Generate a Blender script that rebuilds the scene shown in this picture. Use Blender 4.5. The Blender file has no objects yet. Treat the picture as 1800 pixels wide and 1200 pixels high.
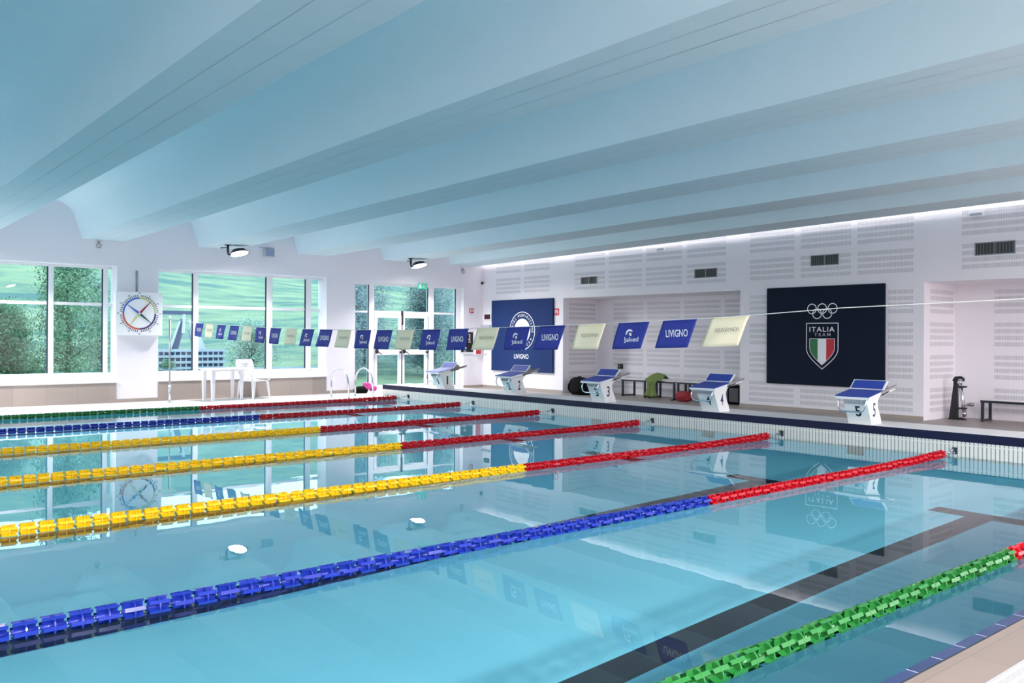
import bpy, bmesh, math, random
from mathutils import Vector, Matrix
random.seed(7)
D = bpy.data
SC = bpy.context.scene
COL = SC.collection
PI = math.pi

# ------------------------------------------------------------------ camera
def make_camera():
    yaw, roll = math.radians(49.752), math.radians(0.304)
    f = Vector((math.cos(yaw), math.sin(yaw), 0))
    r = Vector((math.sin(yaw), -math.cos(yaw), 0))
    u = r.cross(f)
    r2 = r * math.cos(roll) + u * math.sin(roll)
    u2 = -r * math.sin(roll) + u * math.cos(roll)
    cam = D.cameras.new('camera')
    cam.sensor_width = 36.0
    cam.sensor_fit = 'HORIZONTAL'
    cam.lens = 1535.43 / 1800 * 36.0
    cam.shift_y = -7.8 / 1800
    cam.clip_end = 900
    o = D.objects.new('camera', cam)
    m = Matrix((( r2.x, u2.x, -f.x, -11.477), (r2.y, u2.y, -f.y, -2.326), (r2.z, u2.z, -f.z, 1.484), (0, 0, 0, 1)))
    o.matrix_world = m
    COL.objects.link(o)
    SC.camera = o
make_camera()

# ------------------------------------------------------------------ world, exposure
W = D.worlds.new('overcast')
SC.world = W
W.use_nodes = True
bg = W.node_tree.nodes['Background']
bg.inputs[0].default_value = (0.74, 0.90, 1.0, 1)
bg.inputs[1].default_value = 3.8
SC.view_settings.view_transform = 'Standard'
SC.view_settings.look = 'None'
SC.view_settings.gamma = 1
SC.view_settings.use_curve_mapping = False
SC.view_settings.exposure = 0.07
cy = SC.cycles
cy.use_denoising = True
cy.max_bounces = 14
cy.diffuse_bounces = 6
cy.glossy_bounces = 6
cy.transmission_bounces = 10
cy.transparent_max_bounces = 12
cy.sample_clamp_indirect = 6.0
cy.caustics_reflective = True
cy.caustics_refractive = True
cy.blur_glossy = 0.3

LAMP_W = 235.0
LAMP_X = [-23.2, -18.3, -13.5, -8.62, -3.45, 1.43]
def disc_light(loc, tilt_dir, power, size=0.39):
    l = D.lights.new('lamp_light', 'AREA')
    l.shape = 'DISK'
    l.size = size
    l.energy = power
    l.spread = math.radians(142)
    l.color = (1.0, 0.965, 0.96)
    l.cycles.is_caustics_light = True
    o = D.objects.new('lamp_light', l)
    o.location = loc
    o.rotation_euler = Vector(tilt_dir).to_track_quat('-Z', 'Y').to_euler()
    COL.objects.link(o)
    return o
for x in LAMP_X:
    k = 0.95 if x > -8 else 1.3
    disc_light((x, 16.70, 3.325), (0.10, -0.26, -1), LAMP_W * 0.74 * k)
    disc_light((x - 0.16, -4.75, 3.58), (0.24, 0.26, -1), LAMP_W * 2.2 * k)

# ------------------------------------------------------------------ materials
MAT = {}
def nd(nt, typ, **kw):
    n = nt.nodes.new(typ)
    for k, v in kw.items():
        setattr(n, k, v)
    return n
def mat(name, color, rough=0.5, metal=0.0, spec=0.5, var=0.0, vscale=6.0, bump=0.0, bscale=60.0, emit=None, estr=0.0, coat=0.0, trans=None):
    m = D.materials.new(name)
    m.use_nodes = True
    nt = m.node_tree
    b = nt.nodes['Principled BSDF']
    b.inputs['Base Color'].default_value = (*color, 1)
    b.inputs['Roughness'].default_value = rough
    b.inputs['Metallic'].default_value = metal
    b.inputs['Specular IOR Level'].default_value = spec
    b.inputs['Coat Weight'].default_value = coat
    if emit:
        b.inputs['Emission Color'].default_value = (*emit, 1)
        b.inputs['Emission Strength'].default_value = estr
    if var or bump:
        tc = nd(nt, 'ShaderNodeTexCoord')
        if var:
            nz = nd(nt, 'ShaderNodeTexNoise'); nz.inputs['Scale'].default_value = vscale; nz.inputs['Detail'].default_value = 4
            nt.links.new(tc.outputs['Object'], nz.inputs['Vector'])
            mx = nd(nt, 'ShaderNodeMix', data_type='RGBA', blend_type='MIX')
            mx.inputs[6].default_value = (*[c * (1 - var) for c in color], 1)
            mx.inputs[7].default_value = (*[min(1, c * (1 + var)) for c in color], 1)
            nt.links.new(nz.outputs['Fac'], mx.inputs[0])
            nt.links.new(mx.outputs[2], b.inputs['Base Color'])
        if bump:
            n2 = nd(nt, 'ShaderNodeTexNoise'); n2.inputs['Scale'].default_value = bscale
            nt.links.new(tc.outputs['Object'], n2.inputs['Vector'])
            bp = nd(nt, 'ShaderNodeBump'); bp.inputs['Strength'].default_value = bump; bp.inputs['Distance'].default_value = 0.01
            nt.links.new(n2.outputs['Fac'], bp.inputs['Height'])
            nt.links.new(bp.outputs['Normal'], b.inputs['Normal'])
    MAT[name] = m
    return m

mat('white_wall', (0.80, 0.765, 0.81), 0.7, var=0.02, vscale=1.5)
mat('rib_underside', (0.565, 0.685, 0.735), 0.7, var=0.04, vscale=4)  # greyer surface, its colour holding the same cyan pool bounce
mat('bounce_tinted_ceiling', (0.655, 0.79, 0.85), 0.65, var=0.02, vscale=3, bump=0.05, bscale=25)  # white paint with some cyan bounce from the pool put into its colour
mat('ceiling_joint', (0.30, 0.38, 0.42), 0.7)
mat('white_frame', (0.80, 0.80, 0.83), 0.35)
mat('white_plastic', (0.86, 0.85, 0.87), 0.35)
mat('white_deck', (0.72, 0.70, 0.70), 0.5, var=0.05, vscale=8)
mat('gasket', (0.02, 0.03, 0.06), 0.4)
mat('navy_tile', (0.010, 0.012, 0.042), 0.35, spec=0.25, var=0.15, vscale=20)
mat('navy_panel', (0.006, 0.011, 0.026), 0.7, spec=0.15)
mat('blue_panel', (0.013, 0.032, 0.12), 0.7, spec=0.15, var=0.08, vscale=1)
mat('print_white', (0.80, 0.80, 0.84), 0.5)
mat('print_grey', (0.45, 0.45, 0.50), 0.5)
mat('print_green', (0.03, 0.17, 0.06), 0.5)
mat('print_red', (0.50, 0.02, 0.04), 0.5)
mat('print_black', (0.01, 0.012, 0.02), 0.5)
mat('print_navy', (0.015, 0.015, 0.11), 0.5)
mat('pad_blue', (0.022, 0.055, 0.36), 0.6, var=0.1, vscale=60, bump=0.3, bscale=300)
mat('block_white', (0.80, 0.80, 0.80), 0.35)
mat('steel', (0.72, 0.74, 0.78), 0.18, metal=1.0)
mat('grey_metal', (0.38, 0.37, 0.38), 0.35, metal=0.8)
mat('dark_metal', (0.03, 0.032, 0.045), 0.4, metal=0.3)
mat('black_plastic', (0.012, 0.012, 0.014), 0.45)
mat('grey_fabric', (0.10, 0.10, 0.11), 0.9, bump=0.4, bscale=30)
mat('black_fabric', (0.008, 0.008, 0.008), 0.95, spec=0.1, var=0.3, vscale=12, bump=0.6, bscale=40)
mat('red_fabric', (0.26, 0.010, 0.02), 0.75, var=0.3, vscale=14, bump=0.5, bscale=30)
mat('pink_fabric', (0.62, 0.06, 0.30), 0.8, var=0.3, vscale=20, bump=0.5, bscale=40)
mat('green_fabric', (0.16, 0.22, 0.06), 0.85, var=0.3, vscale=10, bump=0.5, bscale=40)
mat('bench_white', (0.78, 0.76, 0.76), 0.4)
mat('sign_red', (0.55, 0.02, 0.035), 0.4)
mat('sign_green', (0.03, 0.42, 0.25), 0.4, emit=(0.05, 0.6, 0.36), estr=0.35)
mat('display_red', (0.05, 0.004, 0.012), 0.25)
mat('grey_plastic', (0.42, 0.45, 0.50), 0.5)
mat('blue_grey', (0.25, 0.32, 0.45), 0.6)
mat('flag_blue', (0.022, 0.035, 0.28), 0.75)
mat('flag_cream', (0.86, 0.77, 0.56), 0.75)
mat('float_red', (0.50, 0.004, 0.014), 0.28, coat=0.3)
mat('float_blue', (0.014, 0.035, 0.36), 0.28, coat=0.3)
mat('float_yellow', (0.95, 0.61, 0.008), 0.30, coat=0.2)
mat('float_green', (0.016, 0.15, 0.028), 0.30, coat=0.3)
mat('cable', (0.75, 0.75, 0.72), 0.4)
mat('leaf', (0.10, 0.24, 0.12), 0.6, var=0.45, vscale=1.2)
mat('leaf_dark', (0.09, 0.16, 0.16), 0.6, var=0.4, vscale=1.2)
mat('leaf_grey', (0.22, 0.29, 0.31), 0.6, var=0.4, vscale=1.2)
mat('leaf_pale', (0.22, 0.34, 0.27), 0.6, var=0.4, vscale=1.2)
mat('bark', (0.09, 0.07, 0.055), 0.8)
mat('weathered_wood', (0.48, 0.52, 0.60), 0.8, var=0.15, vscale=5)
mat('dark_wood', (0.07, 0.10, 0.19), 0.8)
mat('pale_wood', (0.62, 0.64, 0.70), 0.7)
mat('vent_dark', (0.035, 0.038, 0.04), 0.6)
mat('vent_slat', (0.12, 0.13, 0.13), 0.45)
mat('ring_blue', (0.05, 0.13, 0.55), 0.5)
mat('ring_red', (0.60, 0.10, 0.04), 0.5)
mat('ring_purple', (0.06, 0.02, 0.16), 0.5)
mat('ring_yellow', (0.55, 0.60, 0.22), 0.5)
mat('hand_crimson', (0.30, 0.0, 0.05), 0.5)
mat('hand_green', (0.0, 0.07, 0.06), 0.5)
mat('lens', (1, 1, 1), 0.3, emit=(1.0, 0.97, 0.97), estr=30)
mat('cove_led', (1, 1, 1), 0.3, emit=(1.0, 0.94, 0.92), estr=40)

def tile_mat(name, color, sx, sz, axis='XZ', joint=0.006, jcol=None, var=0.10, rough=0.45):
    """square tiles with thin grout, laid out in object space"""
    m = mat(name, color, rough)
    nt = m.node_tree; b = nt.nodes['Principled BSDF']
    tc = nd(nt, 'ShaderNodeTexCoord'); sp = nd(nt, 'ShaderNodeSeparateXYZ')
    nt.links.new(tc.outputs['Object'], sp.inputs[0])
    cb = nd(nt, 'ShaderNodeCombineXYZ')
    nt.links.new(sp.outputs[axis[0]], cb.inputs[0]); nt.links.new(sp.outputs[axis[1]], cb.inputs[1])
    br = nd(nt, 'ShaderNodeTexBrick'); br.offset = 0.0; br.squash = 1.0
    nt.links.new(cb.outputs[0], br.inputs['Vector'])
    br.inputs['Scale'].default_value = 1.0
    br.inputs['Mortar Size'].default_value = joint / 2
    br.inputs['Mortar Smooth'].default_value = 0.1
    br.inputs['Brick Width'].default_value = sx
    br.inputs['Row Height'].default_value = sz
    br.inputs['Color1'].default_value = (*[c * (1 - var) for c in color], 1)
    br.inputs['Color2'].default_value = (*[c * (1 + var) for c in color], 1)
    jc = jcol or tuple(c * 0.75 for c in color)
    br.inputs['Mortar'].default_value = (*jc, 1)
    nt.links.new(br.outputs['Color'], b.inputs['Base Color'])
    return m
tile_mat('taupe_tile_wall', (0.34, 0.285, 0.255), 0.6, 0.6, 'XZ')
tile_mat('taupe_tile_floor', (0.33, 0.285, 0.265), 0.6, 0.3, 'XY', var=0.05)
tile_mat('beige_tile', (0.20, 0.16, 0.14), 1.2, 0.6, 'XY', var=0.03)
tile_mat('blue_tile', (0.022, 0.038, 0.11), 0.245, 5.0, 'XY', joint=0.008, jcol=(0.35, 0.38, 0.48), var=0.12, rough=0.3)
tile_mat('pale_tile', (0.50, 0.48, 0.485), 0.3, 0.3, 'XY', var=0.03)

def stripe_mat(name, c1, c2, axis, period, duty, rough=0.45, zbreak=None, second=None):
    """stripes of c2 (gaps) on c1 along an object axis"""
    m = mat(name, c1, rough)
    nt = m.node_tree; b = nt.nodes['Principled BSDF']
    tc = nd(nt, 'ShaderNodeTexCoord'); sp = nd(nt, 'ShaderNodeSeparateXYZ')
    nt.links.new(tc.outputs['Object'], sp.inputs[0])
    def gap(ax, per, du):
        a = nd(nt, 'ShaderNodeMath', operation='DIVIDE'); a.inputs[1].default_value = per
        nt.links.new(sp.outputs[ax], a.inputs[0])
        fr = nd(nt, 'ShaderNodeMath', operation='FRACT'); nt.links.new(a.outputs[0], fr.inputs[0])
        lt = nd(nt, 'ShaderNodeMath', operation='LESS_THAN'); lt.inputs[1].default_value = du
        nt.links.new(fr.outputs[0], lt.inputs[0])
        return lt.outputs[0]
    g = gap(axis, period, duty)
    if second:
        g2 = gap(second[0], second[1], second[2])
        mu = nd(nt, 'ShaderNodeMath', operation='MULTIPLY')
        nt.links.new(g, mu.inputs[0]); nt.links.new(g2, mu.inputs[1]); g = mu.outputs[0]
    if zbreak:
        d = nd(nt, 'ShaderNodeMath', operation='SUBTRACT'); d.inputs[1].default_value = zbreak[0]
        nt.links.new(sp.outputs['Z'], d.inputs[0])
        ab = nd(nt, 'ShaderNodeMath', operation='ABSOLUTE'); nt.links.new(d.outputs[0], ab.inputs[0])
        gt = nd(nt, 'ShaderNodeMath', operation='GREATER_THAN'); gt.inputs[1].default_value = zbreak[1]
        nt.links.new(ab.outputs[0], gt.inputs[0])
        mu = nd(nt, 'ShaderNodeMath', operation='MULTIPLY')
        nt.links.new(g, mu.inputs[0]); nt.links.new(gt.outputs[0], mu.inputs[1]); g = mu.outputs[0]
    mx = nd(nt, 'ShaderNodeMix', data_type='RGBA')
    mx.inputs[6].default_value = (*c1, 1); mx.inputs[7].default_value = (*c2, 1)
    nt.links.new(g, mx.inputs[0]); nt.links.new(mx.outputs[2], b.inputs['Base Color'])
    return m
stripe_mat('slat_face', (0.66, 0.66, 0.62), (0.05, 0.055, 0.06), 'Y', 0.0505, 0.17, zbreak=(0.152, 0.006))
stripe_mat('slot_Y', (0.76, 0.73, 0.77), (0.50, 0.485, 0.52), 'Y', 0.026, 0.50)
stripe_mat('slot_X', (0.76, 0.73, 0.77), (0.50, 0.485, 0.52), 'X', 0.026, 0.50)
stripe_mat('grating', (0.52, 0.51, 0.54), (0.16, 0.16, 0.19), 'X', 0.022, 0.42, second=('Y', 0.050, 0.72))

# water: dielectric surface with a faint ripple
def water_mat():
    m = D.materials.new('pool_water'); m.use_nodes = True; MAT['pool_water'] = m
    nt = m.node_tree; nt.nodes.clear()
    out = nd(nt, 'ShaderNodeOutputMaterial')
    g = nd(nt, 'ShaderNodeBsdfGlass'); g.inputs['IOR'].default_value = 1.333; g.inputs['Roughness'].default_value = 0.0
    g.inputs['Color'].default_value = (0.97, 0.995, 1.0, 1)
    tc = nd(nt, 'ShaderNodeTexCoord'); mp = nd(nt, 'ShaderNodeMapping')
    mp.inputs['Scale'].default_value = (0.9, 1.5, 1)
    nt.links.new(tc.outputs['Object'], mp.inputs[0])
    n = nd(nt, 'ShaderNodeTexNoise'); n.inputs['Scale'].default_value = 1.6; n.inputs['Detail'].default_value = 2.5
    nt.links.new(mp.outputs[0], n.inputs['Vector'])
    b = nd(nt, 'ShaderNodeBump'); b.inputs['Strength'].default_value = 0.03; b.inputs['Distance'].default_value = 0.02
    nt.links.new(n.outputs['Fac'], b.inputs['Height']); nt.links.new(b.outputs[0], g.inputs['Normal'])
    nt.links.new(g.outputs[0], out.inputs[0])
water_mat()
def window_glass():
    m = D.materials.new('window_glass'); m.use_nodes = True; MAT['window_glass'] = m
    nt = m.node_tree; nt.nodes.clear()
    out = nd(nt, 'ShaderNodeOutputMaterial')
    t = nd(nt, 'ShaderNodeBsdfTransparent'); t.inputs[0].default_value = (0.78, 0.95, 0.98, 1)
    gl = nd(nt, 'ShaderNodeBsdfGlossy'); gl.inputs['Roughness'].default_value = 0.0
    fr = nd(nt, 'ShaderNodeFresnel'); fr.inputs[0].default_value = 1.5
    mx = nd(nt, 'ShaderNodeMixShader')
    nt.links.new(fr.outputs[0], mx.inputs[0]); nt.links.new(t.outputs[0], mx.inputs[1]); nt.links.new(gl.outputs[0], mx.inputs[2])
    nt.links.new(mx.outputs[0], out.inputs[0])
window_glass()
def liner_mat():
    m = mat('pool_liner', (0.20, 0.60, 0.72), 0.6)
    nt = m.node_tree; b = nt.nodes['Principled BSDF']
    tc = nd(nt, 'ShaderNodeTexCoord')
    nz = nd(nt, 'ShaderNodeTexNoise'); nz.inputs['Scale'].default_value = 0.7; nz.inputs['Detail'].default_value = 3
    nt.links.new(tc.outputs['Object'], nz.inputs['Vector'])
    mx = nd(nt, 'ShaderNodeMix', data_type='RGBA')
    mx.inputs[6].default_value = (0.21, 0.65, 0.78, 1); mx.inputs[7].default_value = (0.25, 0.70, 0.83, 1)
    nt.links.new(nz.outputs['Fac'], mx.inputs[0]); nt.links.new(mx.outputs[2], b.inputs['Base Color'])
liner_mat()
mat('lane_line', (0.022, 0.024, 0.032), 0.6)
def meadow_mat():
    m = mat('meadow', (0.12, 0.35, 0.15), 0.9)
    nt = m.node_tree; b = nt.nodes['Principled BSDF']
    tc = nd(nt, 'ShaderNodeTexCoord'); mp = nd(nt, 'ShaderNodeMapping')
    mp.inputs['Scale'].default_value = (0.22, 0.55, 0.8); mp.inputs['Rotation'].default_value = (0, 0, 0.35)
    nt.links.new(tc.outputs['Object'], mp.inputs[0])
    n = nd(nt, 'ShaderNodeTexNoise'); n.inputs['Scale'].default_value = 1.0; n.inputs['Detail'].default_value = 6; n.inputs['Roughness'].default_value = 0.65
    nt.links.new(mp.outputs[0], n.inputs['Vector'])
    cr = nd(nt, 'ShaderNodeValToRGB')
    e = cr.color_ramp.elements
    e[0].position = 0.40; e[0].color = (0.035, 0.11, 0.10, 1)
    e[1].position = 0.62; e[1].color = (0.18, 0.245, 0.14, 1)
    x = e.new(0.47); x.color = (0.10, 0.17, 0.11, 1)
    nt.links.new(n.outputs['Fac'], cr.inputs[0]); nt.links.new(cr.outputs[0], b.inputs['Base Color'])
meadow_mat()

# ------------------------------------------------------------------ mesh helpers
class MB:
    def __init__(s):
        s.bm = bmesh.new(); s.mats = []
    def mi(s, m):
        if m not in s.mats: s.mats.append(m)
        return s.mats.index(m)
    def face(s, pts, m, smooth=False):
        vs = [s.bm.verts.new(p) for p in pts]
        f = s.bm.faces.new(vs); f.material_index = s.mi(m); f.smooth = smooth
        return f
    def box(s, a, b, m, bev=0.0):
        (x0, y0, z0), (x1, y1, z1) = [tuple(min(p, q) for p, q in zip(a, b)), tuple(max(p, q) for p, q in zip(a, b))]
        t = bmesh.new()
        bmesh.ops.create_cube(t, size=1)
        for v in t.verts:
            v.co = Vector((x0 + (v.co.x + .5) * (x1 - x0), y0 + (v.co.y + .5) * (y1 - y0), z0 + (v.co.z + .5) * (z1 - z0)))
        if bev:
            bmesh.ops.bevel(t, geom=t.edges[:], offset=bev, segments=2, affect='EDGES', profile=0.5)
        s.join(t, m)
        return s
    def join(s, t, m, smooth=False, mx=None):
        i = s.mi(m)
        if mx is not None: bmesh.ops.transform(t, matrix=mx, verts=t.verts)
        t.verts.ensure_lookup_table()
        mp = [s.bm.verts.new(v.co) for v in t.verts]
        t.verts.index_update()
        for f in t.faces:
            try:
                g = s.bm.faces.new([mp[v.index] for v in f.verts])
            except ValueError:
                continue
            g.material_index = i; g.smooth = smooth
        t.free()
    def prism(s, prof, m, axis, a, b, smooth=False):
        """extrude a 2D profile along an axis from a to b"""
        def P(p, t):
            return {'X': (t, p[0], p[1]), 'Y': (p[0], t, p[1]), 'Z': (p[0], p[1], t)}[axis]
        n = len(prof)
        A = [s.bm.verts.new(P(p, a)) for p in prof]; B = [s.bm.verts.new(P(p, b)) for p in prof]
        i = s.mi(m)
        fs = [s.bm.faces.new(A), s.bm.faces.new(B[::-1])]
        for k in range(n):
            f = s.bm.faces.new((A[k], B[k], B[(k + 1) % n], A[(k + 1) % n])); f.smooth = smooth; fs.append(f)
        for f in fs: f.material_index = i
        return s
    def tube(s, pts, r, m, seg=10, smooth=True, cap=True):
        pts = [Vector(p) for p in pts]
        rs = r if isinstance(r, (list, tuple)) else [r] * len(pts)
        i = s.mi(m); rings = []; up = None
        for k, p in enumerate(pts):
            if k == 0: t = pts[1] - p
            elif k == len(pts) - 1: t = p - pts[k - 1]
            else: t = (pts[k + 1] - p).normalized() + (p - pts[k - 1]).normalized()
            t.normalize()
            if up is None:
                up = Vector((0, 0, 1)) if abs(t.z) < 0.9 else Vector((1, 0, 0))
            a = t.cross(up).normalized(); bvec = a.cross(t).normalized(); up = bvec
            rings.append([s.bm.verts.new(p + (a * math.cos(2 * PI * j / seg) + bvec * math.sin(2 * PI * j / seg)) * rs[k]) for j in range(seg)])
        for k in range(len(rings) - 1):
            for j in range(seg):
                f = s.bm.faces.new((rings[k][j], rings[k][(j + 1) % seg], rings[k + 1][(j + 1) % seg], rings[k + 1][j]))
                f.smooth = smooth; f.material_index = i
        if cap:
            for ring in (rings[0][::-1], rings[-1]):
                f = s.bm.faces.new(ring); f.material_index = i
        return s
    def ring(s, c, R, w, m, u, v, n=48, a0=0.0, a1=2 * PI, th=0.0):
        """flat annulus in plane (u,v); th = thickness along normal"""
        c = Vector(c); u = Vector(u); v = Vector(v)
        i = s.mi(m); full = abs(a1 - a0 - 2 * PI) < 1e-6
        N = n if full else n + 1
        P = []
        for k in range(N):
            a = a0 + (a1 - a0) * k / n
            d = u * math.cos(a) + v * math.sin(a)
            P.append((s.bm.verts.new(c + d * (R - w)), s.bm.verts.new(c + d * R)))
        for k in range(n):
            p, q = P[k], P[(k + 1) % N]
            f = s.bm.faces.new((p[0], p[1], q[1], q[0])); f.material_index = i
        return s
    def disc(s, c, R, m, u, v, n=40):
        c = Vector(c); u = Vector(u); v = Vector(v)
        s.face([c + (u * math.cos(2 * PI * k / n) + v * math.sin(2 * PI * k / n)) * R for k in range(n)], m)
        return s
    def sphere(s, c, r, m, seg=16, sc=(1, 1, 1)):
        t = bmesh.new(); bmesh.ops.create_uvsphere(t, u_segments=seg, v_segments=seg // 2, radius=r)
        s.join(t, m, True, Matrix.Translation(c) @ Matrix.Diagonal((*sc, 1)))
        return s
    def build(s, name, parent=None, loc=(0, 0, 0), **props):
        me = D.meshes.new(name)
        bmesh.ops.recalc_face_normals(s.bm, faces=s.bm.faces[:])
        s.bm.to_mesh(me); s.bm.free()
        for m in s.mats: me.materials.append(MAT[m])
        o = D.objects.new(name, me); o.location = loc
        COL.objects.link(o)
        if parent: o.parent = parent
        for k, v in props.items(): o[k] = v
        return o
def thing(name, label, cat, loc=(0, 0, 0), group=None, rz=0.0):
    o = D.objects.new(name, None); o.location = loc; o.rotation_euler = (0, 0, rz)
    o.empty_display_size = 0.1
    COL.objects.link(o); o['label'] = label; o['category'] = cat
    if group: o['group'] = group
    return o
def copy_tree(o, parent=None):
    c = o.copy(); COL.objects.link(c)
    if parent: c.parent = parent
    for ch in list(o.children): copy_tree(ch, c)
    return c
S = dict(kind='structure')

def text_bm(txt, mx_bold=0.0, spacing=1.0):
    cu = D.curves.new('t', 'FONT'); cu.body = txt; cu.size = 1.0; cu.offset = mx_bold; cu.resolution_u = 3
    cu.space_character = spacing
    o = D.objects.new('t', cu); COL.objects.link(o)
    dg = bpy.context.evaluated_depsgraph_get(); dg.update()
    me = D.meshes.new_from_object(o.evaluated_get(dg))
    t = bmesh.new(); t.from_mesh(me)
    D.objects.remove(o); D.curves.remove(cu); D.meshes.remove(me)
    xs = [v.co.x for v in t.verts]; ys = [v.co.y for v in t.verts]
    return t, (min(xs), max(xs), min(ys), max(ys))
def put_text(mb, txt, c, w, h, u, v, m, bold=0.0, spacing=1.0):
    """text filling a w x h rectangle centred on c in plane (u,v)"""
    t, (x0, x1, y0, y1) = text_bm(txt, bold, spacing)
    c = Vector(c); u = Vector(u); v = Vector(v)
    sx = w / (x1 - x0); sy = h / (y1 - y0)
    for q in t.verts:
        q.co = c + u * ((q.co.x - (x0 + x1) / 2) * sx) + v * ((q.co.y - (y0 + y1) / 2) * sy)
    mb.join(t, m)
def strokes(mb, polys, c, w, h, u, v, m, th):
    """thin-line lettering: polylines in a unit box"""
    c = Vector(c); u = Vector(u); v = Vector(v)
    for pl in polys:
        for a, b in zip(pl, pl[1:]):
            A = Vector(((a[0] - .5) * w, (a[1] - .5) * h)); B = Vector(((b[0] - .5) * w, (b[1] - .5) * h))
            d = (B - A); L = d.length
            if L < 1e-6: continue
            d /= L; nrm = Vector((-d.y, d.x)) * th / 2; A -= d * th / 3; B += d * th / 3
            mb.face([c + u * p.x + v * p.y for p in (A - nrm, B - nrm, B + nrm, A + nrm)], m)
GLY = {
 'A': [[(0, 0), (.5, 1), (1, 0)]],
 'Q': [[(.15, .1), (0, .35), (0, .7), (.2, 1), (.75, 1), (1, .7), (1, .3), (.8, .05), (.45, .05)], [(.45, .35), (.6, -.35)]],
 'U': [[(0, 1), (0, .3), (.2, 0), (.8, 0), (1, .3), (1, 1)]],
 'G': [[(1, 1), (.25, 1), (0, .7), (0, .3), (.25, 0), (1, 0), (1, .5), (.5, .5)]],
 'R': [[(0, 0), (0, .5), (.8, .5), (1, .7), (.85, 1), (.1, 1)], [(.55, .5), (1, 0)]],
 'N': [[(0, 0), (.15, 1), (.85, 0), (1, 1)]],
 'D': [[(.1, 1), (.7, 1), (1, .7), (1, .3), (.7, 0), (0, 0), (0, .6)]],
}
def word_strokes(word):
    out = []; n = len(word); W_ = 1.0 / n
    for i, ch in enumerate(word):
        for pl in GLY[ch]:
            out.append([(i * W_ + (0.06 + p[0] * 0.88) * W_, p[1]) for p in pl])
    return out

# ------------------------------------------------------------------ THE ROOM
XW, YW = 4.2, 17.5            # end wall, window wall
XB, YO = -26.2, -6.2          # wall behind the start, wall opposite the windows
NX = 5.46                     # back of the niches
FZ = 0.03                     # deck level
def zc(y): return 3.50 + 0.0165 * (YW - y)     # underside of the ceiling ribs

# end wall with two niches (block the solid parts)
mb = MB()
def wall_rect_X(x, y0, y1, z0, z1, m='white_wall'):
    mb.face([(x, y0, z0), (x, y1, z0), (x, y1, z1), (x, y0, z1)], m)
N1 = (8.70, 14.14); N2 = (-3.5, 4.82); NZ = 2.50; TOPZ = 5.2
wall_rect_X(XW, N1[1], YW, 0, TOPZ); wall_rect_X(XW, N2[1], N1[0], 0, TOPZ); wall_rect_X(XW, YO, N2[0], 0, TOPZ)
wall_rect_X(XW, N1[0], N1[1], NZ, TOPZ); wall_rect_X(XW, N2[0], N2[1], NZ, TOPZ)
for (a, b) in (N1, N2):
    wall_rect_X(NX, a, b, 0, NZ)
    for y in (a, b):
        mb.face([(XW, y, 0), (NX, y, 0), (NX, y, NZ), (XW, y, NZ)], 'white_wall')
    mb.face([(XW, a, NZ), (NX, a, NZ), (NX, b, NZ), (XW, b, NZ)], 'white_wall')
mb.build('wall_end', **S)
# outer skin so the walls have thickness
mb = MB(); mb.box((NX + .05, YO - .3, -.1), (NX + .35, YW + .4, TOPZ + .2), 'white_wall'); mb.build('wall_outer', **S)

# acoustic slot rows in the plasterboard, one panel column at a time
def rows(z_top_list, col, x, axis='X'):
    m2 = MB()
    for zt in z_top_list:
        for r in range(4):
            t = zt - r * 0.1185
            y0, y1 = col
            if axis == 'X' and x == XW and 5.0 < y0 < 8.1 and .47 < t - .07 and t < 2.6:
                if y1 > 8.1: y0 = 8.05
                elif y0 < 5.5: y1 = 5.48
                else: continue
            if axis == 'X':
                m2.box((x - 0.0025, y0, t - 0.074), (x + 0.001, y1, t), 'slot_Y')
            else:
                m2.box((y0, x - 0.0025, t - 0.074), (y1, x + 0.001, t), 'slot_X')
    m2.build('wall_end_panel', **S)
UP = [3.705, 3.127]
LO = [2.386, 1.792, 1.196, 0.600]
for col in [(15.84, 16.9), (14.66, 15.69), (12.65, 13.72), (11.45, 12.52), (10.27, 11.33), (9.06, 10.12), (7.42, 8.46), (6.21, 7.27), (5.01, 6.08), (3.12, 4.18), (1.93, 2.99), (0.74, 1.80), (-.45, .61)]:
    rows(UP, col, XW)
for col in [(7.42, 8.46), (6.21, 7.27), (5.01, 6.08)]:
    rows(LO, col, XW)
for col in [(12.50, 13.54), (11.32, 12.37), (10.13, 11.19), (8.95, 10.0), (3.08, 4.12), (1.9, 2.95), (.7, 1.75)]:
    rows(LO, col, NX)
rows(LO, (4.41, 5.40), N1[1] - 0.0, 'Y')
rows(LO, (4.44, 5.40), N2[1] - 0.0, 'Y')

# window wall: openings W1, W2, W3
OP = [(-9.9, -5.83, 0.47, 2.965), (-4.96, -0.82, 0.47, 2.965), (0.0, 3.50, 0.02, 2.90)]
more = [(-14.0, -10.8, 0.47, 2.965), (-19.0, -15.0, .47, 2.965), (-24.5, -20.0, .47, 2.965)]
allop = sorted(more + OP)
mb = MB()
def wall_rect_Y(y, x0, x1, z0, z1, m='white_wall'):
    mb.face([(x0, y, z0), (x1, y, z0), (x1, y, z1), (x0, y, z1)], m)
xprev = XB
RD = 0.45
for (a, b, z0, z1) in allop:
    wall_rect_Y(YW, xprev, a, 0, TOPZ)
    wall_rect_Y(YW, a, b, z1, TOPZ)
    if z0 > .1: wall_rect_Y(YW, a, b, 0, z0)
    d = RD if z0 > .1 else 0.22
    for x in (a, b): mb.face([(x, YW, z0), (x, YW + d, z0), (x, YW + d, z1), (x, YW, z1)], 'white_wall')
    mb.face([(a, YW, z1), (b, YW, z1), (b, YW + d, z1), (a, YW + d, z1)], 'white_wall')
    mb.face([(a, YW, z0), (b, YW, z0), (b, YW + d, z0), (a, YW + d, z0)], 'white_wall')
    xprev = b
wall_rect_Y(YW, xprev, NX + .35, 0, TOPZ)
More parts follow.
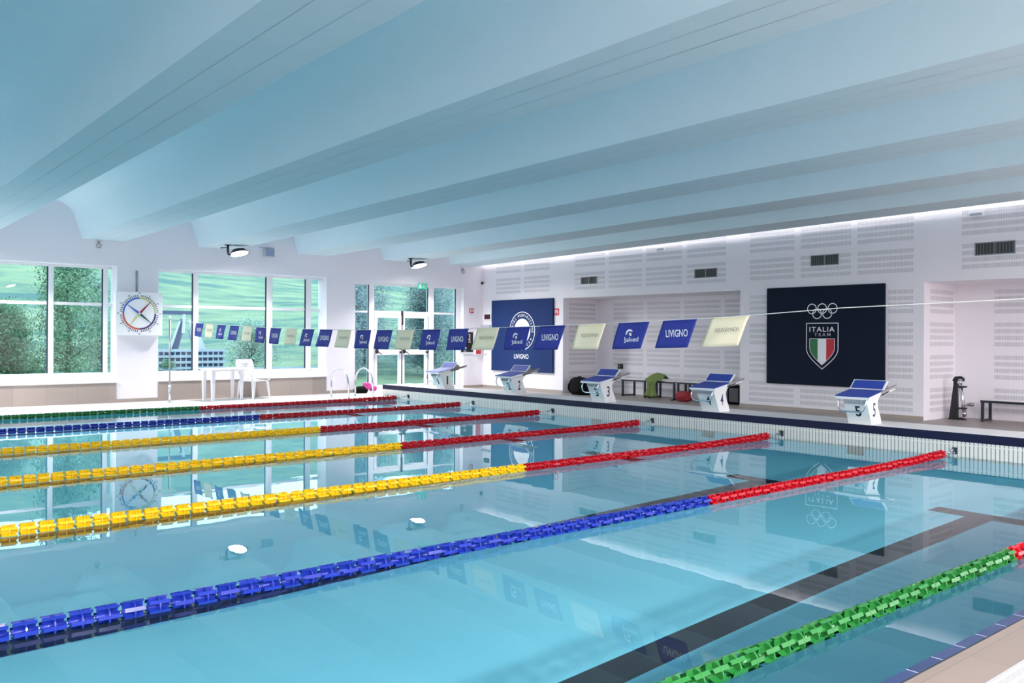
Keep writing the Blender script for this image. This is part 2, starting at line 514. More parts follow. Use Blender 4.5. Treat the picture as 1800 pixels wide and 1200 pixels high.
mb.build('wall_window_side', **S)
mb = MB()
mb.box((XB - .3, YO, -.1), (XB, YW + .4, TOPZ), 'white_wall'); mb.build('wall_start', **S)
mb = MB()
mb.box((XB - .3, YO - .3, -.1), (NX + .35, YO, TOPZ), 'white_wall'); mb.build('wall_opposite', **S)

# wainscot tiles, sills, skirtings
k = 0
for (a, b, z0, z1) in allop:
    if z0 < .1: continue
    k += 1
    m2 = MB(); m2.box((a + .002, YW - .012, FZ), (b - .002, YW - .001, z0 - .012), 'taupe_tile_wall'); m2.build('trim_%d' % k, **S)
    k += 1
    m2 = MB(); m2.box((a + .002, YW - .03, z0 - .012), (b - .002, YW + RD, z0 + .035), 'white_frame', .004); m2.build('trim_%d' % k, **S)
xs = XB
m2 = MB()
for (a, b, z0, z1) in allop + [(XW, XW, 0, 0)]:
    m2.box((xs, YW - .012, FZ), (a, YW - .001, FZ + .075), 'taupe_tile_wall'); xs = b
m2.build('baseboard_window_side', **S)
m2 = MB()
for (a, b) in ((N1[1], YW - .02), (N2[1], N1[0])):
    m2.box((XW - .012, a, FZ), (XW - .001, b, FZ + .075), 'taupe_tile_wall')
m2.build('baseboard_end', **S)

# windows
def window(n, a, b, z0, z1, y, mull, transom, sidelite=None):
    w = MB()
    fw = .055
    def fr(x0, x1, zz0, zz1, d=.035): w.box((x0, y - d, zz0), (x1, y + .05, zz1), 'white_frame', .003)
    fr(a, b, z0, z0 + .17); fr(a, b, z1 - .05, z1)
    fr(a, a + .06, z0 + .02, z1 - .02, .040)
    for (m0, m1) in mull: fr(m0, m1, z0 + .13, z1 - .02, .048)
    for (t0, t1) in transom: fr(a, b, t0, t1, .025)
    o = w.build('window_%d' % n, **S)
    g = MB(); g.face([(a, y + .01, z0), (b, y + .01, z0), (b, y + .01, z1), (a, y + .01, z1)], 'window_glass')
    g.build('window_pane', parent=o)
    # dark gaskets on the left of every mullion
    q = MB()
    for (m0, m1) in mull: q.box((m0 - .026, y - .033, z0 + .172), (m0 - .001, y - .005, z1 - .052), 'gasket')
    for (m0, m1) in mull:
        pass
    q.build('window_gasket', parent=o)
window(1, -9.9, -5.83, .50, 2.965, YW + .40, [(-8.35, -8.24), (-7.085, -6.985), (-6.01, -5.915)], [(2.112, 2.176)])
window(2, -4.96, -.82, .50, 2.965, YW + .40, [(-4.055, -3.935), (-2.26, -2.11), (-1.21, -1.07)], [(2.112, 2.176)])
for i, (a, b, z0, z1) in enumerate(sorted(more)):
    window(4 + i, a, b, .50, z1, YW + .40, [((a + b) / 2 - .05, (a + b) / 2 + .05)], [(2.112, 2.176)])
# window 3: full-height curtain wall with a double door
y3 = YW + .20
w = MB()
def fr3(x0, x1, z0, z1, d=.04, m='white_frame'): w.box((x0, y3 - d, z0), (x1, y3 + .05, z1), m, .003)
fr3(0, 3.50, 2.84, 2.90); fr3(0, .50, .02, .10); fr3(2.45, 3.5, .02, .10)
fr3(0, .04, .03, 2.88, .046); fr3(.50, .66, .03, 2.88, .046); fr3(2.39, 2.58, .03, 2.88, .046); fr3(3.34, 3.47, .03, 2.88, .046)
fr3(0, .5, 2.105, 2.155, .03); fr3(2.58, 3.34, 2.105, 2.155, .03); fr3(.66, 2.39, 2.06, 2.16)
o3 = w.build('window_3', **S)
g = MB()
for (a, b, z0, z1) in ((.04, .5, .1, 2.84), (.66, 2.39, 2.16, 2.84), (2.58, 3.34, .1, 2.84)):
    g.face([(a, y3 + .01, z0), (b, y3 + .01, z0), (b, y3 + .01, z1), (a, y3 + .01, z1)], 'window_glass')
g.build('window_pane', parent=o3)
q = MB()
for x in (.475, 2.365, 3.315): q.box((x, y3 - .042, .12 if x != 2.365 else 2.17), (x + .024, y3 - .01, 2.84), 'gasket')
q.build('window_gasket', parent=o3)
def leaf(n, x0, x1):
    w = MB(); y = y3 - .01
    def f(a, b, z0, z1): w.box((a, y - .045, z0), (b, y + .035, z1), 'white_frame', .004)
    f(x0, x0 + .085, .03, 2.055); f(x1 - .085, x1, .03, 2.055)
    f(x0 + .085, x1 - .085, .03, .19); f(x0 + .085, x1 - .085, 1.985, 2.055); f(x0 + .085, x1 - .085, .99, 1.13)
    o = w.build('door_%d' % n, **S)
    g = MB()
    for (z0, z1) in ((.19, .99), (1.13, 1.985)):
        g.face([(x0 + .08, y, z0), (x1 - .08, y, z0), (x1 - .08, y, z1), (x0 + .08, y, z1)], 'window_glass')
    g.build('door_pane', parent=o)
    h = MB()
    h.tube([(x0 + .06, y - .11, 1.10), (x1 - .06, y - .11, 1.10)], .016, 'white_frame', 10)
    for xx in (x0 + .05, x1 - .05):
        h.box((xx - .03, y - .12, 1.03), (xx + .03, y - .045, 1.17), 'black_plastic', .008)
    h.tube([(x0 + .06, y - .12, 1.10), (x0 + .10, y - .13, 1.05), (x0 + .17, y - .13, 1.01)], .014, 'black_plastic', 8)
    h.build('push_bar', parent=o)
    q = MB(); q.box((x1 - .012, y - .05, .05), (x1 + .004, y - .03, 2.05), 'gasket')
    q.build('door_seal', parent=o)
leaf(1, .67, 1.52); leaf(2, 1.53, 2.38)
w = MB(); w.box((1.50, y3 - .075, 1.80), (1.56, y3 - .03, 2.17), 'black_plastic', .005)
w.box((1.51, y3 - .07, .05), (1.535, y3 - .052, 1.8), 'black_plastic'); w.build('door_bolt', parent=o3)

# ceiling: smooth vault-and-rib profile, extruded from the window wall to the opposite wall
def ceil_profile():
    P = []
    x = XB - .3
    cs = [3.72 - 2.455 * i for i in range(13)][::-1]   # rib centres
    pts = []
    for c in cs:
        last = (c == cs[-1])
        L, R_ = c - .425, c + .425
        if last: L, R_ = 3.02, 3.90
        # left flank of the rib, vault top to underside
        arch = [(-.80, .80), (-.62, .785), (-.46, .745), (-.33, .69), (-.23, .61), (-.165, .50), (-.12, .36), (-.07, .20), (-.03, .08), (0, 0)]
        for (dx, dz) in arch: pts.append((L + dx, dz))
        if not last:
            for (dx, dz) in arch[::-1]: pts.append((R_ - dx, dz))
        else:
            pts.append((R_, 0.0))
    return [p for p in pts if p[0] > XB - .1]
prof = ceil_profile()
mb = MB(); bm = mb.bm; mi = mb.mi('bounce_tinted_ceiling')
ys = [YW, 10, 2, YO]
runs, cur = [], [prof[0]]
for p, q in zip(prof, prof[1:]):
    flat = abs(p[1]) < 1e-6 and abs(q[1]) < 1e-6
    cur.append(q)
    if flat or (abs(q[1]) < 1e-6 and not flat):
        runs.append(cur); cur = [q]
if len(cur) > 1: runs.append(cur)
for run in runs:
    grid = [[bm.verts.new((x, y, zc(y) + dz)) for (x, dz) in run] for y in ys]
    mi = mb.mi('rib_underside' if abs(run[0][1]) < 1e-6 and abs(run[-1][1]) < 1e-6 and len(run) == 2 else 'bounce_tinted_ceiling')
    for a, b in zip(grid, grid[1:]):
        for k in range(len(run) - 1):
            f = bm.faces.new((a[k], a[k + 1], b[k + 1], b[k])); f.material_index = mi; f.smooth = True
# board joints along the underside of each rib
for i in range(12):
    c = 3.72 - 2.455 * i
    for dx in (-.16, .13):
        if c + dx > 3.85: continue
        mb.face([(c + dx, YW, zc(YW) - .0015), (c + dx + .005, YW, zc(YW) - .0015), (c + dx + .005, YO, zc(YO) - .0015), (c + dx, YO, zc(YO) - .0015)], 'ceiling_joint')
mb.build('ceiling', **S)
# the slab above the cove and the cove upstand
mb = MB()
mb.box((XB - .3, YO - .3, 5.05), (NX + .35, YW + .4, 5.25), 'bounce_tinted_ceiling'); mb.build('ceiling_slab', **S)
mb = MB()
mb.face([(3.90, YW, zc(YW)), (3.90, YO, zc(YO)), (3.90, YO, zc(YO) + .16), (3.90, YW, zc(YW) + .16)], 'bounce_tinted_ceiling')
mb.face([(3.90, YW, zc(YW) + .16), (3.90, YO, zc(YO) + .16), (3.4, YO, zc(YO) + .5), (3.4, YW, zc(YW) + .5)], 'bounce_tinted_ceiling')
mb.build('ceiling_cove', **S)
mb = MB()
mb.face([(3.86, YW - .05, zc(YW) + .19), (3.86, YO + .1, zc(YO) + .19), (3.84, YO + .1, zc(YO) + .22), (3.84, YW - .05, zc(YW) + .22)], 'cove_led')
mb.build('ceiling_cove_strip', **S)

# decks
mb = MB()
mb.box((0.80, -6.2, -.2), (NX, YW, FZ), 'taupe_tile_floor')
mb.build('floor_end', **S)
mb = MB(); mb.box((XB, 15.55, -.2), (0.80, YW + .25, FZ), 'pale_tile'); mb.build('floor_window_side', **S)
mb = MB(); mb.box((0.80, 15.6, FZ), (3.6, YW + .25, FZ + .003), 'pale_tile'); mb.build('floor_door_side', **S)
mb = MB(); mb.box((XB, -6.2, -.2), (.8, -1.35, .012), 'beige_tile'); mb.build('floor_near', **S)
mb = MB(); mb.box((XB, -1.35, -.2), (0.0, -.785, .014), 'grating'); mb.build('floor_grating', **S)
mb = MB(); mb.box((XB, -.785, -.2), (0.0, -.545, .008), 'beige_tile')
mb.build('floor_edge_tile', **S)
mb = MB(); mb.box((XB, -.553, -.2), (0.0, -.545, .010), 'lane_line'); mb.build('floor_edge_groove', **S)
mb = MB(); mb.box((-25.0, -.545, -.2), (0.0, -.485, .006), 'blue_tile'); mb.build('floor_blue_tile_near', **S)
mb = MB(); mb.box((-25.0, 15.5, -.2), (0.0, 15.56, .02), 'blue_tile'); mb.build('floor_blue_tile_far', **S)
mb = MB(); mb.box((XB, -.5, -1.4), (-25.0, 15.5, .02), 'pale_tile'); mb.build('floor_start', **S)

# bulkhead carrying the starting blocks
mb = MB()
YB0, YB1 = -1.35, 16.15
mb.box((0.012, YB0, -1.4), (.80, YB1, .296), 'white_deck')
mb.box((0.0, YB0, -.25), (.012, YB1, .192), 'slat_face')
mb.box((-.004, YB0, .192), (.014, YB1, .300), 'navy_tile')
mb.box((0.014, YB0, .290), (.80, YB1, .301), 'white_deck')
mb.box((0.02, YB1, -.2), (.80, YB1 + .004, .2), 'blue_grey')
mb.build('floor_bulkhead', **S)

# pool basin and water
DEP = 1.37
mb = MB()
mb.face([(-25, -.5, -DEP), (0, -.5, -DEP), (0, 15.5, -DEP), (-25, 15.5, -DEP)], 'pool_liner')
mb.face([(-25, -.5, -DEP), (0, -.5, -DEP), (0, -.5, -.002), (-25, -.5, -.002)], 'pool_liner')
mb.face([(-25, 15.5, -DEP), (0, 15.5, -DEP), (0, 15.5, -.002), (-25, 15.5, -.002)], 'pool_liner')
mb.face([(-25, -.5, -DEP), (-25, 15.5, -DEP), (-25, 15.5, -.002), (-25, -.5, -.002)], 'pool_liner')
mb.face([(-.001, -.5, -DEP), (-.001, 15.5, -DEP), (-.001, 15.5, -.25), (-.001, -.5, -.25)], 'pool_liner')
basin = mb.build('floor_pool_basin', **S)
mb = MB()
mb.face([(-25, -.49, 0), (0.0, -.49, 0), (0.0, 15.55, 0), (-25, 15.55, 0)], 'pool_water')
water = mb.build('water', **S)
water.data.polygons[0].use_smooth = True
water.cycles.is_caustics_caster = True
basin.cycles.is_caustics_receiver = True
# lane markings on the floor and cross targets on the end wall
for i in range(6):
    yc = 1.25 + 2.5 * i
    mb = MB()
    z = -DEP + .002
    mb.face([(-23, yc - .125, z), (-2.45, yc - .125, z), (-2.45, yc + .125, z), (-23, yc + .125, z)], 'lane_line')
    mb.face([(-2.45, yc - .5, z), (-2.2, yc - .5, z), (-2.2, yc + .5, z), (-2.45, yc + .5, z)], 'lane_line')
    o = mb.build('floor_lane_marking', **S); o.cycles.is_caustics_receiver = True
    mb = MB()
    y5 = yc + .09
    mb.box((-.004, y5 - .125, -.9), (.0, y5 + .125, -.004), 'lane_line')
    mb.box((-.004, y5 - .28, -.055), (.0, y5 + .28, -.02), 'lane_line')
    o = mb.build('wall_target_marking', **S)

# ------------------------------------------------------------------ LANE ROPES
PITCH = 0.128
def float_mesh():
    """one lane-line float: hub, eight vanes with wide tip plates and a mid hoop"""
    mb = MB(); m = 'float_red'
    R = .053
    mb.tube([(-.060, 0, 0), (.060, 0, 0)], .013, m, 8)
    n = 6
    for k in range(n):
        a = 2 * PI * k / n + .3
        d = Vector((0, math.cos(a), math.sin(a))); e = Vector((0, -math.sin(a), math.cos(a)))
        # vane
        L = .050
        for s_ in (-1, 1):
            mb.face([(-L, 0, 0) + d * .013 if False else Vector((-L, 0, 0)) + d * .012, Vector((L, 0, 0)) + d * .012, Vector((L * .95, 0, 0)) + d * R, Vector((-L * .95, 0, 0)) + d * R], m) if s_ == 1 else None
        # tip plate, slightly curved outwards
        w = .0105
        A = [Vector((-.053, 0, 0)) + d * R - e * w, Vector((.053, 0, 0)) + d * R - e * w, Vector((.053, 0, 0)) + d * R + e * w, Vector((-.053, 0, 0)) + d * R + e * w]
        B = [p - d * .003 for p in A]
        mb.face(A, m)
        for j in range(4): mb.face([A[j], B[j], B[(j + 1) % 4], A[(j + 1) % 4]], m)
    # mid hoop and two end discs
    for x, w in ((0.0, .004),):
        seg = 28
        for k in range(seg):
            a0, a1 = 2 * PI * k / seg, 2 * PI * (k + 1) / seg
            p = lambda r, a, xx: Vector((xx, r * math.cos(a), r * math.sin(a)))
            mb.face([p(R + .001, a0, x - w), p(R + .001, a0, x + w), p(R + .001, a1, x + w), p(R + .001, a1, x - w)], m, True)
            mb.face([p(R - .008, a0, x + w), p(R + .001, a0, x + w), p(R + .001, a1, x + w), p(R - .008, a1, x + w)], m)
            mb.face([p(R - .008, a0, x - w), p(R + .001, a0, x - w), p(R + .001, a1, x - w), p(R - .008, a1, x - w)], m)
    t = bmesh.new(); bmesh.ops.create_circle(t, cap_ends=True, radius=R * .80, segments=20)
    mb.join(t, m, False, Matrix.Translation((0, 0, 0)) @ Matrix.Rotation(PI / 2, 4, 'Y'))
    o = mb.build('float'); 
    return o
base_float = float_mesh()
FM = {}
for c in ('red', 'blue', 'yellow', 'green'):
    me = base_float.data.copy(); me.materials.clear(); me.materials.append(MAT['float_' + c]); me.name = 'float_' + c; FM[c] = me
D.objects.remove(base_float)
ROPES = [  # y, colour, first x of individually built floats, label
 (15.0, 'green', -9.0, 'green and red lane rope farthest off, beside the white deck under the windows'),
 (12.5, 'blue', -9.3, 'blue and red lane rope in the far half of the pool, second from the windows'),
 (10.0, 'yellow', -9.8, 'yellow and red lane rope ending between starting blocks two and three'),
 (7.5, 'yellow', -10.2, 'yellow and red lane rope ending between starting blocks three and four'),
 (5.0, 'yellow', -10.7, 'nearest yellow and red lane rope, ending between starting blocks four and five'),
 (2.5, 'blue', -11.0, 'blue and red lane rope in the near half, crossing below the hanging pennants'),
 (0.0, 'green', -9.0, 'green and red lane rope nearest the camera beside the beige pool edge')]
CHG = {15.0: -5.02, 12.5: -4.85, 10.0: -5.02, 7.5: -5.07, 5.0: -5.07, 2.5: -5.07, 0.0: -5.10}
for (y, c2, xf, lab) in ROPES:
    t = thing('lane_rope', lab, 'lane rope', (-.35, y, 0.0), 'lane ropes across the pool')
    def zr(x):
        # slightly higher near the wall hook, floating on the water elsewhere
        e = max(0.0, 1 - (-.35 - x) / 2.2)
        return 0.026 + 0.034 * e * e
    x = -.35 - .064
    rng = random.Random(int(y * 10))
    rest = []
    while x > -24.6:
        c = 'red' if x > CHG[y] else c2
        if x >= xf and (y != 0.0 or x < -4.6):
            o = D.objects.new('float', FM[c]); COL.objects.link(o); o.parent = t
            o.location = (x + .35, 0, zr(x)); o.rotation_euler = (.25 + rng.gauss(0, .16 if c != 'blue' else .5), 0, rng.uniform(-.02, .02))
        else:
            rest.append((x, c, rng.uniform(0, 6.28)))
        x -= PITCH
    # the remaining floats, off to the side of the view, as one piece
    vs, fs, mis = [], [], []
    src = FM['red']
    cols = ['red', c2]
    sv = [v.co.copy() for v in src.vertices]; sf = [tuple(p.vertices) for p in src.polygons]
    for (x, c, rot) in rest:
        R3 = Matrix.Rotation(rot, 3, 'X'); o0 = Vector((x + .35, 0, zr(x))); n0 = len(vs)
        vs += [R3 @ v + o0 for v in sv]; fs += [tuple(i + n0 for i in f) for f in sf]; mis += [cols.index(c)] * len(sf)
    me = D.meshes.new('float_run'); me.from_pydata(vs, [], fs)
    for c in cols: me.materials.append(MAT['float_' + c])
    me.polygons.foreach_set('material_index', mis)
    o = D.objects.new('float_run', me); COL.objects.link(o); o.parent = t; o['kind'] = 'stuff'
    m2 = MB(); m2.tube([(-24.2, 0, .026), (-2.2, 0, .026), (-1, 0, .04), (0.02, 0, .062), (.2, 0, .07)], .004, 'cable', 6); m2.build('cable', parent=t)
    # tensioner: turnbuckle with two rods, a ring and a wall hook
    m2 = MB()
    m2.tube([(.005, 0, .062), (.10, 0, .066)], .006, 'steel', 8)
    m2.tube([(.09, -.016, .066), (.24, -.016, .072)], .006, 'steel', 8)
    m2.tube([(.09, .016, .066), (.24, .016, .072)], .006, 'steel', 8)
    m2.sphere((.09, 0, .066), .016, 'steel', 12); m2.sphere((.24, 0, .072), .018, 'steel', 12)
    m2.build('turnbuckle', parent=t)
    m2 = MB()
    pts = [(.25, 0, .075), (.285, 0, .095), (.315, 0, .085), (.32, 0, .055), (.30, 0, .035), (.28, 0, .045)]
    m2.tube(pts, .008, 'steel', 8); m2.box((.325, -.03, .03), (.349, .03, .115), 'dark_metal', .004)
    m2.tube([(.31, 0, .07), (.335, 0, .07)], .012, 'dark_metal', 8)
    m2.build('wall_hook', parent=t)

# ------------------------------------------------------------------ STARTING BLOCKS
def starting_block(num):
    """origin: centre of the block on the bulkhead top; local +x points away from the water"""
    t = thing('starting_block', '', 'starting block')
    th_ = .17
    # pedestal: side profile with forward-leaning front and hollowed back
    mb = MB()
    pr = [(.10, 0), (.375, 0), (.345, .09), (.285, .20), (.262, .27), (.268, .32), (.30, .365), (.355, .40), (-.055, .345)]
    mb.prism(pr, 'block_white', 'Y', -.17, .17)
    bmesh.ops.recalc_face_normals(mb.bm, faces=mb.bm.faces[:])
    mb.build('pedestal', parent=t)
    # platform slab, tilted down to the pool
    s = .185
    def Z(x, base=.385): return base + s * (x + .13)
    mb = MB()
    mb.prism([(-.13, Z(-.13) - .035), (.40, Z(.40) - .055), (.45, Z(.45) - .02), (.45, Z(.45)), (-.13, Z(-.13))], 'block_white', 'Y', -.25, .25)
    mb.build('platform', parent=t)
    mb = MB()
    mb.prism([(-.135, Z(-.135) + .001), (.30, Z(.30) + .001), (.30, Z(.30) + .012), (-.135, Z(-.135) + .012)], 'pad_blue', 'Y', -.247, .247)
    mb.build('platform_pad', parent=t)
    # side rails behind
    for sy in (-1, 1):
        mb = MB(); y = sy * .238
        mb.prism([(.20, Z(.20) - .030), (.64, Z(.64) - .030), (.665, Z(.665) - .005), (.64, Z(.64) + .008), (.20, Z(.20) + .008)], 'grey_metal', 'Y', y - .014 * 1, y + .014)
        mb.prism([(.18, Z(.18) - .050), (.60, Z(.60) - .046), (.60, Z(.60) - .031), (.18, Z(.18) - .031)], 'block_white', 'Y', y - .012, y + .012)
        mb.build('side_rail', parent=t)
    # adjustable foot plate
    mb = MB()
    a = (.265, Z(.265) + .018); b = (.395, Z(.265) + .145)
    nx, nz = -(b[1] - a[1]), (b[0] - a[0]); L = math.hypot(nx, nz); nx /= L; nz /= L
    q = .018
    mb.prism([a, b, (b[0] - nx * q, b[1] - nz * q), (a[0] - nx * q, a[1] - nz * q)], 'block_white', 'Y', -.25, .25)
    fp = mb.build('foot_plate', parent=t)
    mb = MB()
    def al(k, off): return (a[0] + (b[0] - a[0]) * k + nx * off, a[1] + (b[1] - a[1]) * k + nz * off)
    mb.prism([al(.08, .0005), al(.92, .0005), al(.92, .006), al(.08, .006)], 'pad_blue', 'Y', -.228, .228)
    mb.build('foot_pad', parent=fp)
    mb = MB()
    for y in (-.2, .2):
        mb.prism([(a[0] + .03, a[1] - .01), (b[0] - .01, b[1] - .03), (b[0] + .10, Z(b[0] + .10) + .01), (a[0] + .10, Z(a[0] + .10) + .004)], 'grey_metal', 'Y', y - .008, y + .008)
    mb.build('bracket', parent=fp)
    # backstroke handle
    mb = MB()
    x0 = -.13
    pts = [(x0 + .05, -.20, .375), (x0 + .01, -.20, .35), (x0 - .01, -.20, .29), (x0 - .012, -.195, .24), (x0 - .01, -.165, .195), (x0 - .008, -.12, .182),
           (x0 - .008, .12, .182), (x0 - .01, .165, .195), (x0 - .012, .195, .24), (x0 - .01, .20, .29), (x0 + .01, .20, .35), (x0 + .05, .20, .375)]
    mb.tube(pts, .0115, 'steel', 10)
    mb.build('backstroke_handle', parent=t)
    # comb of louvres under the lip
    mb = MB()
    for k in range(13):
        y = -.15 + k * .025
        mb.box((-.060 + .0, y - .004, .285), (-.030, y + .004, .343), 'grey_plastic')
    mb.build('louvre', parent=t)
    # numerals: on the sloping front (seen from the water) and on the flank
    mb = MB()
    fx = lambda z: .10 - (.155 / .345) * z - .0015
    T, (u0, u1, v0, v1) = text_bm(str(num), .02)
    for v in T.verts:
        yy = -((v.co.x - (u0 + u1) / 2) / (u1 - u0)) * (.085 if num != 1 else .04); zz = .105 + (v.co.y - v0) / (v1 - v0) * .15
        v.co = Vector((fx(zz), yy - .015, zz))
    mb.join(T, 'print_black'); mb.build('front_numeral', parent=t)
    mb = MB()
    put_text(mb, str(num), (.165, -.172, .20), .072 if num != 1 else .04, .19, (1, 0, 0), (0, 0, 1), 'print_navy' if num > 3 else 'print_black', .012)
    mb.build('side_numeral', parent=t)
    return t
BY = [13.85, 11.36, 8.87, 6.37, 3.83]
BL = ['white starting block numbered 1 with blue pads, at the far end below the glazed door',
      'white starting block numbered 2 with blue pads, in front of the round emblem board',
      'white starting block numbered 3 with blue pads, beside the black backpack',
      'white starting block numbered 4 with blue pads, in front of the red bag',
      'white starting block numbered 5 with blue pads, below the shield board']
for i in range(5):
    t = starting_block(i + 1); t['label'] = BL[i]; t['group'] = 'starting blocks on the bulkhead'
    t.location = (0.0, BY[i], .301)

# ------------------------------------------------------------------ BACKSTROKE FLAGS
LINE = [(-1.6, 1.82), (-.01, 1.766), (1.33, 1.733), (2.4, 1.676), (3.5, 1.640), (5.0, 1.607), (6.5, 1.584), (7.5, 1.572), (9, 1.575), (10, 1.586), (11, 1.600), (12, 1.622), (13, 1.652), (14, 1.686), (15.2, 1.728), (16.82, 1.845)]
def zl(y):
    for (a, za), (b, zb) in zip(LINE, LINE[1:]):
        if a <= y <= b: return za + (zb - za) * (y - a) / (b - a)
FX = -4.9
mb = MB(); mb.tube([(FX, a, b) for a, b in LINE], .004, 'cable', 6)
o = mb.build('flag_line'); o['label'] = 'thin pale cord stretched over the pool between the two flag poles'; o['category'] = 'cord'
def pole(y, label):
    t = thing('flag_pole', label, 'pole', (FX - .03, y, FZ if y > 0 else .012), 'poles of the flag line')
    m = MB(); m.tube([(0, 0, 0), (0, 0, 1.82)], .019, 'grey_metal', 14); m.build('pole_tube', parent=t)
    m = MB(); m.tube([(0, 0, 0), (0, 0, .34)], .023, 'steel', 14); m.tube([(0, 0, 0), (0, 0, .02)], .05, 'steel', 16); m.build('ground_socket', parent=t)
    m = MB(); m.tube([(0, 0, .34), (0, 0, .38)], .027, 'white_plastic', 14); m.build('collar', parent=t)
    m = MB(); m.tube([(0, 0, 1.80), (0, 0, 1.87)], [.026, .022], 'white_plastic', 14); m.tube([(.0, 0, 1.815), (.035, 0, 1.815)], .006, 'steel', 6); m.build('end_cap', parent=t)
pole(16.84, 'grey flag pole with white cap on the far deck in front of the windows')
pole(-1.6, 'grey flag pole with white cap on the near deck, outside the picture')
TL = [15.39, 14.87, 14.26, 13.65, 13.05, 12.49, 11.90, 11.31, 10.71, 10.12, 9.55, 8.99, 8.42, 7.88, 7.27, 6.68, 6.10, 5.53, 4.95, 4.35, 3.76, 3.18, 2.61]
KN = 'LAJLAJLAJLAJLAJLAJLAJLA'
BEH = ['at the far end over the wooden fence', 'second from the far pole', 'third from the far pole', 'fourth from the far pole', 'fifth from the far pole',
       'sixth from the far pole', 'seventh from the far pole', 'eighth, above the white chair', 'ninth from the far pole', 'tenth from the far pole', 'against the white pillar',
       'beside the pane left of the door', 'before the left door leaf', 'before the right door leaf', 'right of the door', 'beside the dark poster', 'left of the emblem board',
       'over the round emblem', 'over the right edge of the emblem board', 'at the left end of the bench niche', 'over the middle of the bench niche', 'between a swoosh one and the nearest cream one', 'nearest of the row']
def pennant(i, y0, kind):
    w = .405 if i != 16 else .42; h = .265; sk = .115
    y1 = y0 - w
    nz = random.Random(i)
    amp = nz.uniform(.004, .018); ph = nz.uniform(0, 6.28); sway = nz.uniform(-.02, .03)
    nu, nv = 12, 6
    c = 'flag_cream' if kind == 'A' else 'flag_blue'
    mb = MB(); bm = mb.bm; mi = mb.mi(c)
    def pt(a, b, off=0.0):
        # a along the width (0 far/left .. 1 near/right), b down the height
        y = y0 - a * w + b * sk
        zt = zl(y0 - a * w) - .004
        x = FX + amp * math.sin(ph + a * 5.0 + b * 2.2) * b + sway * b + off
        return Vector((x, y, zt - b * h))
    G = [[bm.verts.new(pt(a / nu, b / nv)) for a in range(nu + 1)] for b in range(nv + 1)]
    for b in range(nv):
        for a in range(nu):
            f = bm.faces.new((G[b][a], G[b][a + 1], G[b + 1][a + 1], G[b + 1][a])); f.material_index = mi; f.smooth = True
    kd = {'A': 'cream pennant with thin black wordmark, ', 'L': 'blue pennant with plain white wordmark, ', 'J': 'blue pennant with white swoosh and word, '}[kind]
    t = mb.build('pennant')
    sol = t.modifiers.new('thickness', 'SOLIDIFY'); sol.thickness = .0016; sol.offset = 0
    t['label'] = kd + BEH[i]; t['category'] = 'pennant'; t['group'] = 'backstroke pennants on the cord'
    # hem
    m2 = MB(); m2.tube([pt(a / 8, .0) + Vector((0, 0, -.002)) for a in range(9)], .0055, c, 6); m2.build('hem', parent=t)
    # print on the face towards the start of the pool
    m2 = MB()
    def lay(T, box, cx, cy, W_, H_, m):
        x0, x1, q0, q1 = box
        for v in T.verts:
            a = cx + ((v.co.x - (x0 + x1) / 2) / (x1 - x0)) * W_
            b = cy - ((v.co.y - (q0 + q1) / 2) / (q1 - q0)) * H_
            # keep letters upright while the cloth is cut on the slant
            a2 = a + (b - .5) * 0 + (b - .5) * (sk / w)
            v.co = pt(a2, b, -.0035)
        m2.join(T, m)
    if kind == 'L':
        lay(*text_bm('LIVIGNO', .010), .545, .47, .66, .27, 'print_white')
    elif kind == 'J':
        lay(*text_bm('Jaked', .008), .52, .66, .52, .23, 'print_white')
        sT = bmesh.new()
        n = 12
        pr = []
        for k in range(n + 1):
            a = math.radians(175 - 125 * k / n); pr.append(((math.cos(a) * .50, math.sin(a) * .5), (math.cos(a) * (.50 - .16 * math.sin(PI * min(1, k / n + .12)) ** .7), math.sin(a) * (.5 - .16))))
        V = [(sT.verts.new((p[0][0], p[0][1], 0)), sT.verts.new((p[1][0], p[1][1], 0))) for p in pr]
        for p, q in zip(V, V[1:]): sT.faces.new((p[0], p[1], q[1], q[0]))
        lay(sT, (-.5, .5, -.5, .5), .49, .475, .28, .46, 'print_white')
        dT = bmesh.new(); bmesh.ops.create_circle(dT, cap_ends=True, radius=.5, segments=16)
        lay(dT, (-.5, .5, -.5, .5), .50, .44, .085, .13, 'flag_cream')
    else:
        sT = MB(); strokes(sT, word_strokes('AQUAGRANDA'), (0, 0, 0), 1.0, .13, (1, 0, 0), (0, 1, 0), 'print_black', .010)
        T = sT.bm
        lay(T.copy(), (-.5, .5, -.065, .065), .57, .43, .66, .13, 'print_black'); T.free()
        T = bmesh.new(); bmesh.ops.create_grid(T, x_segments=1, y_segments=1, size=.5)
        lay(T, (-.5, .5, -.5, .5), .66, .55, .38, .008, 'print_grey')
    m2.build('print', parent=t)
for i, (y, k) in enumerate(zip(TL, KN)): pennant(i, y, k)

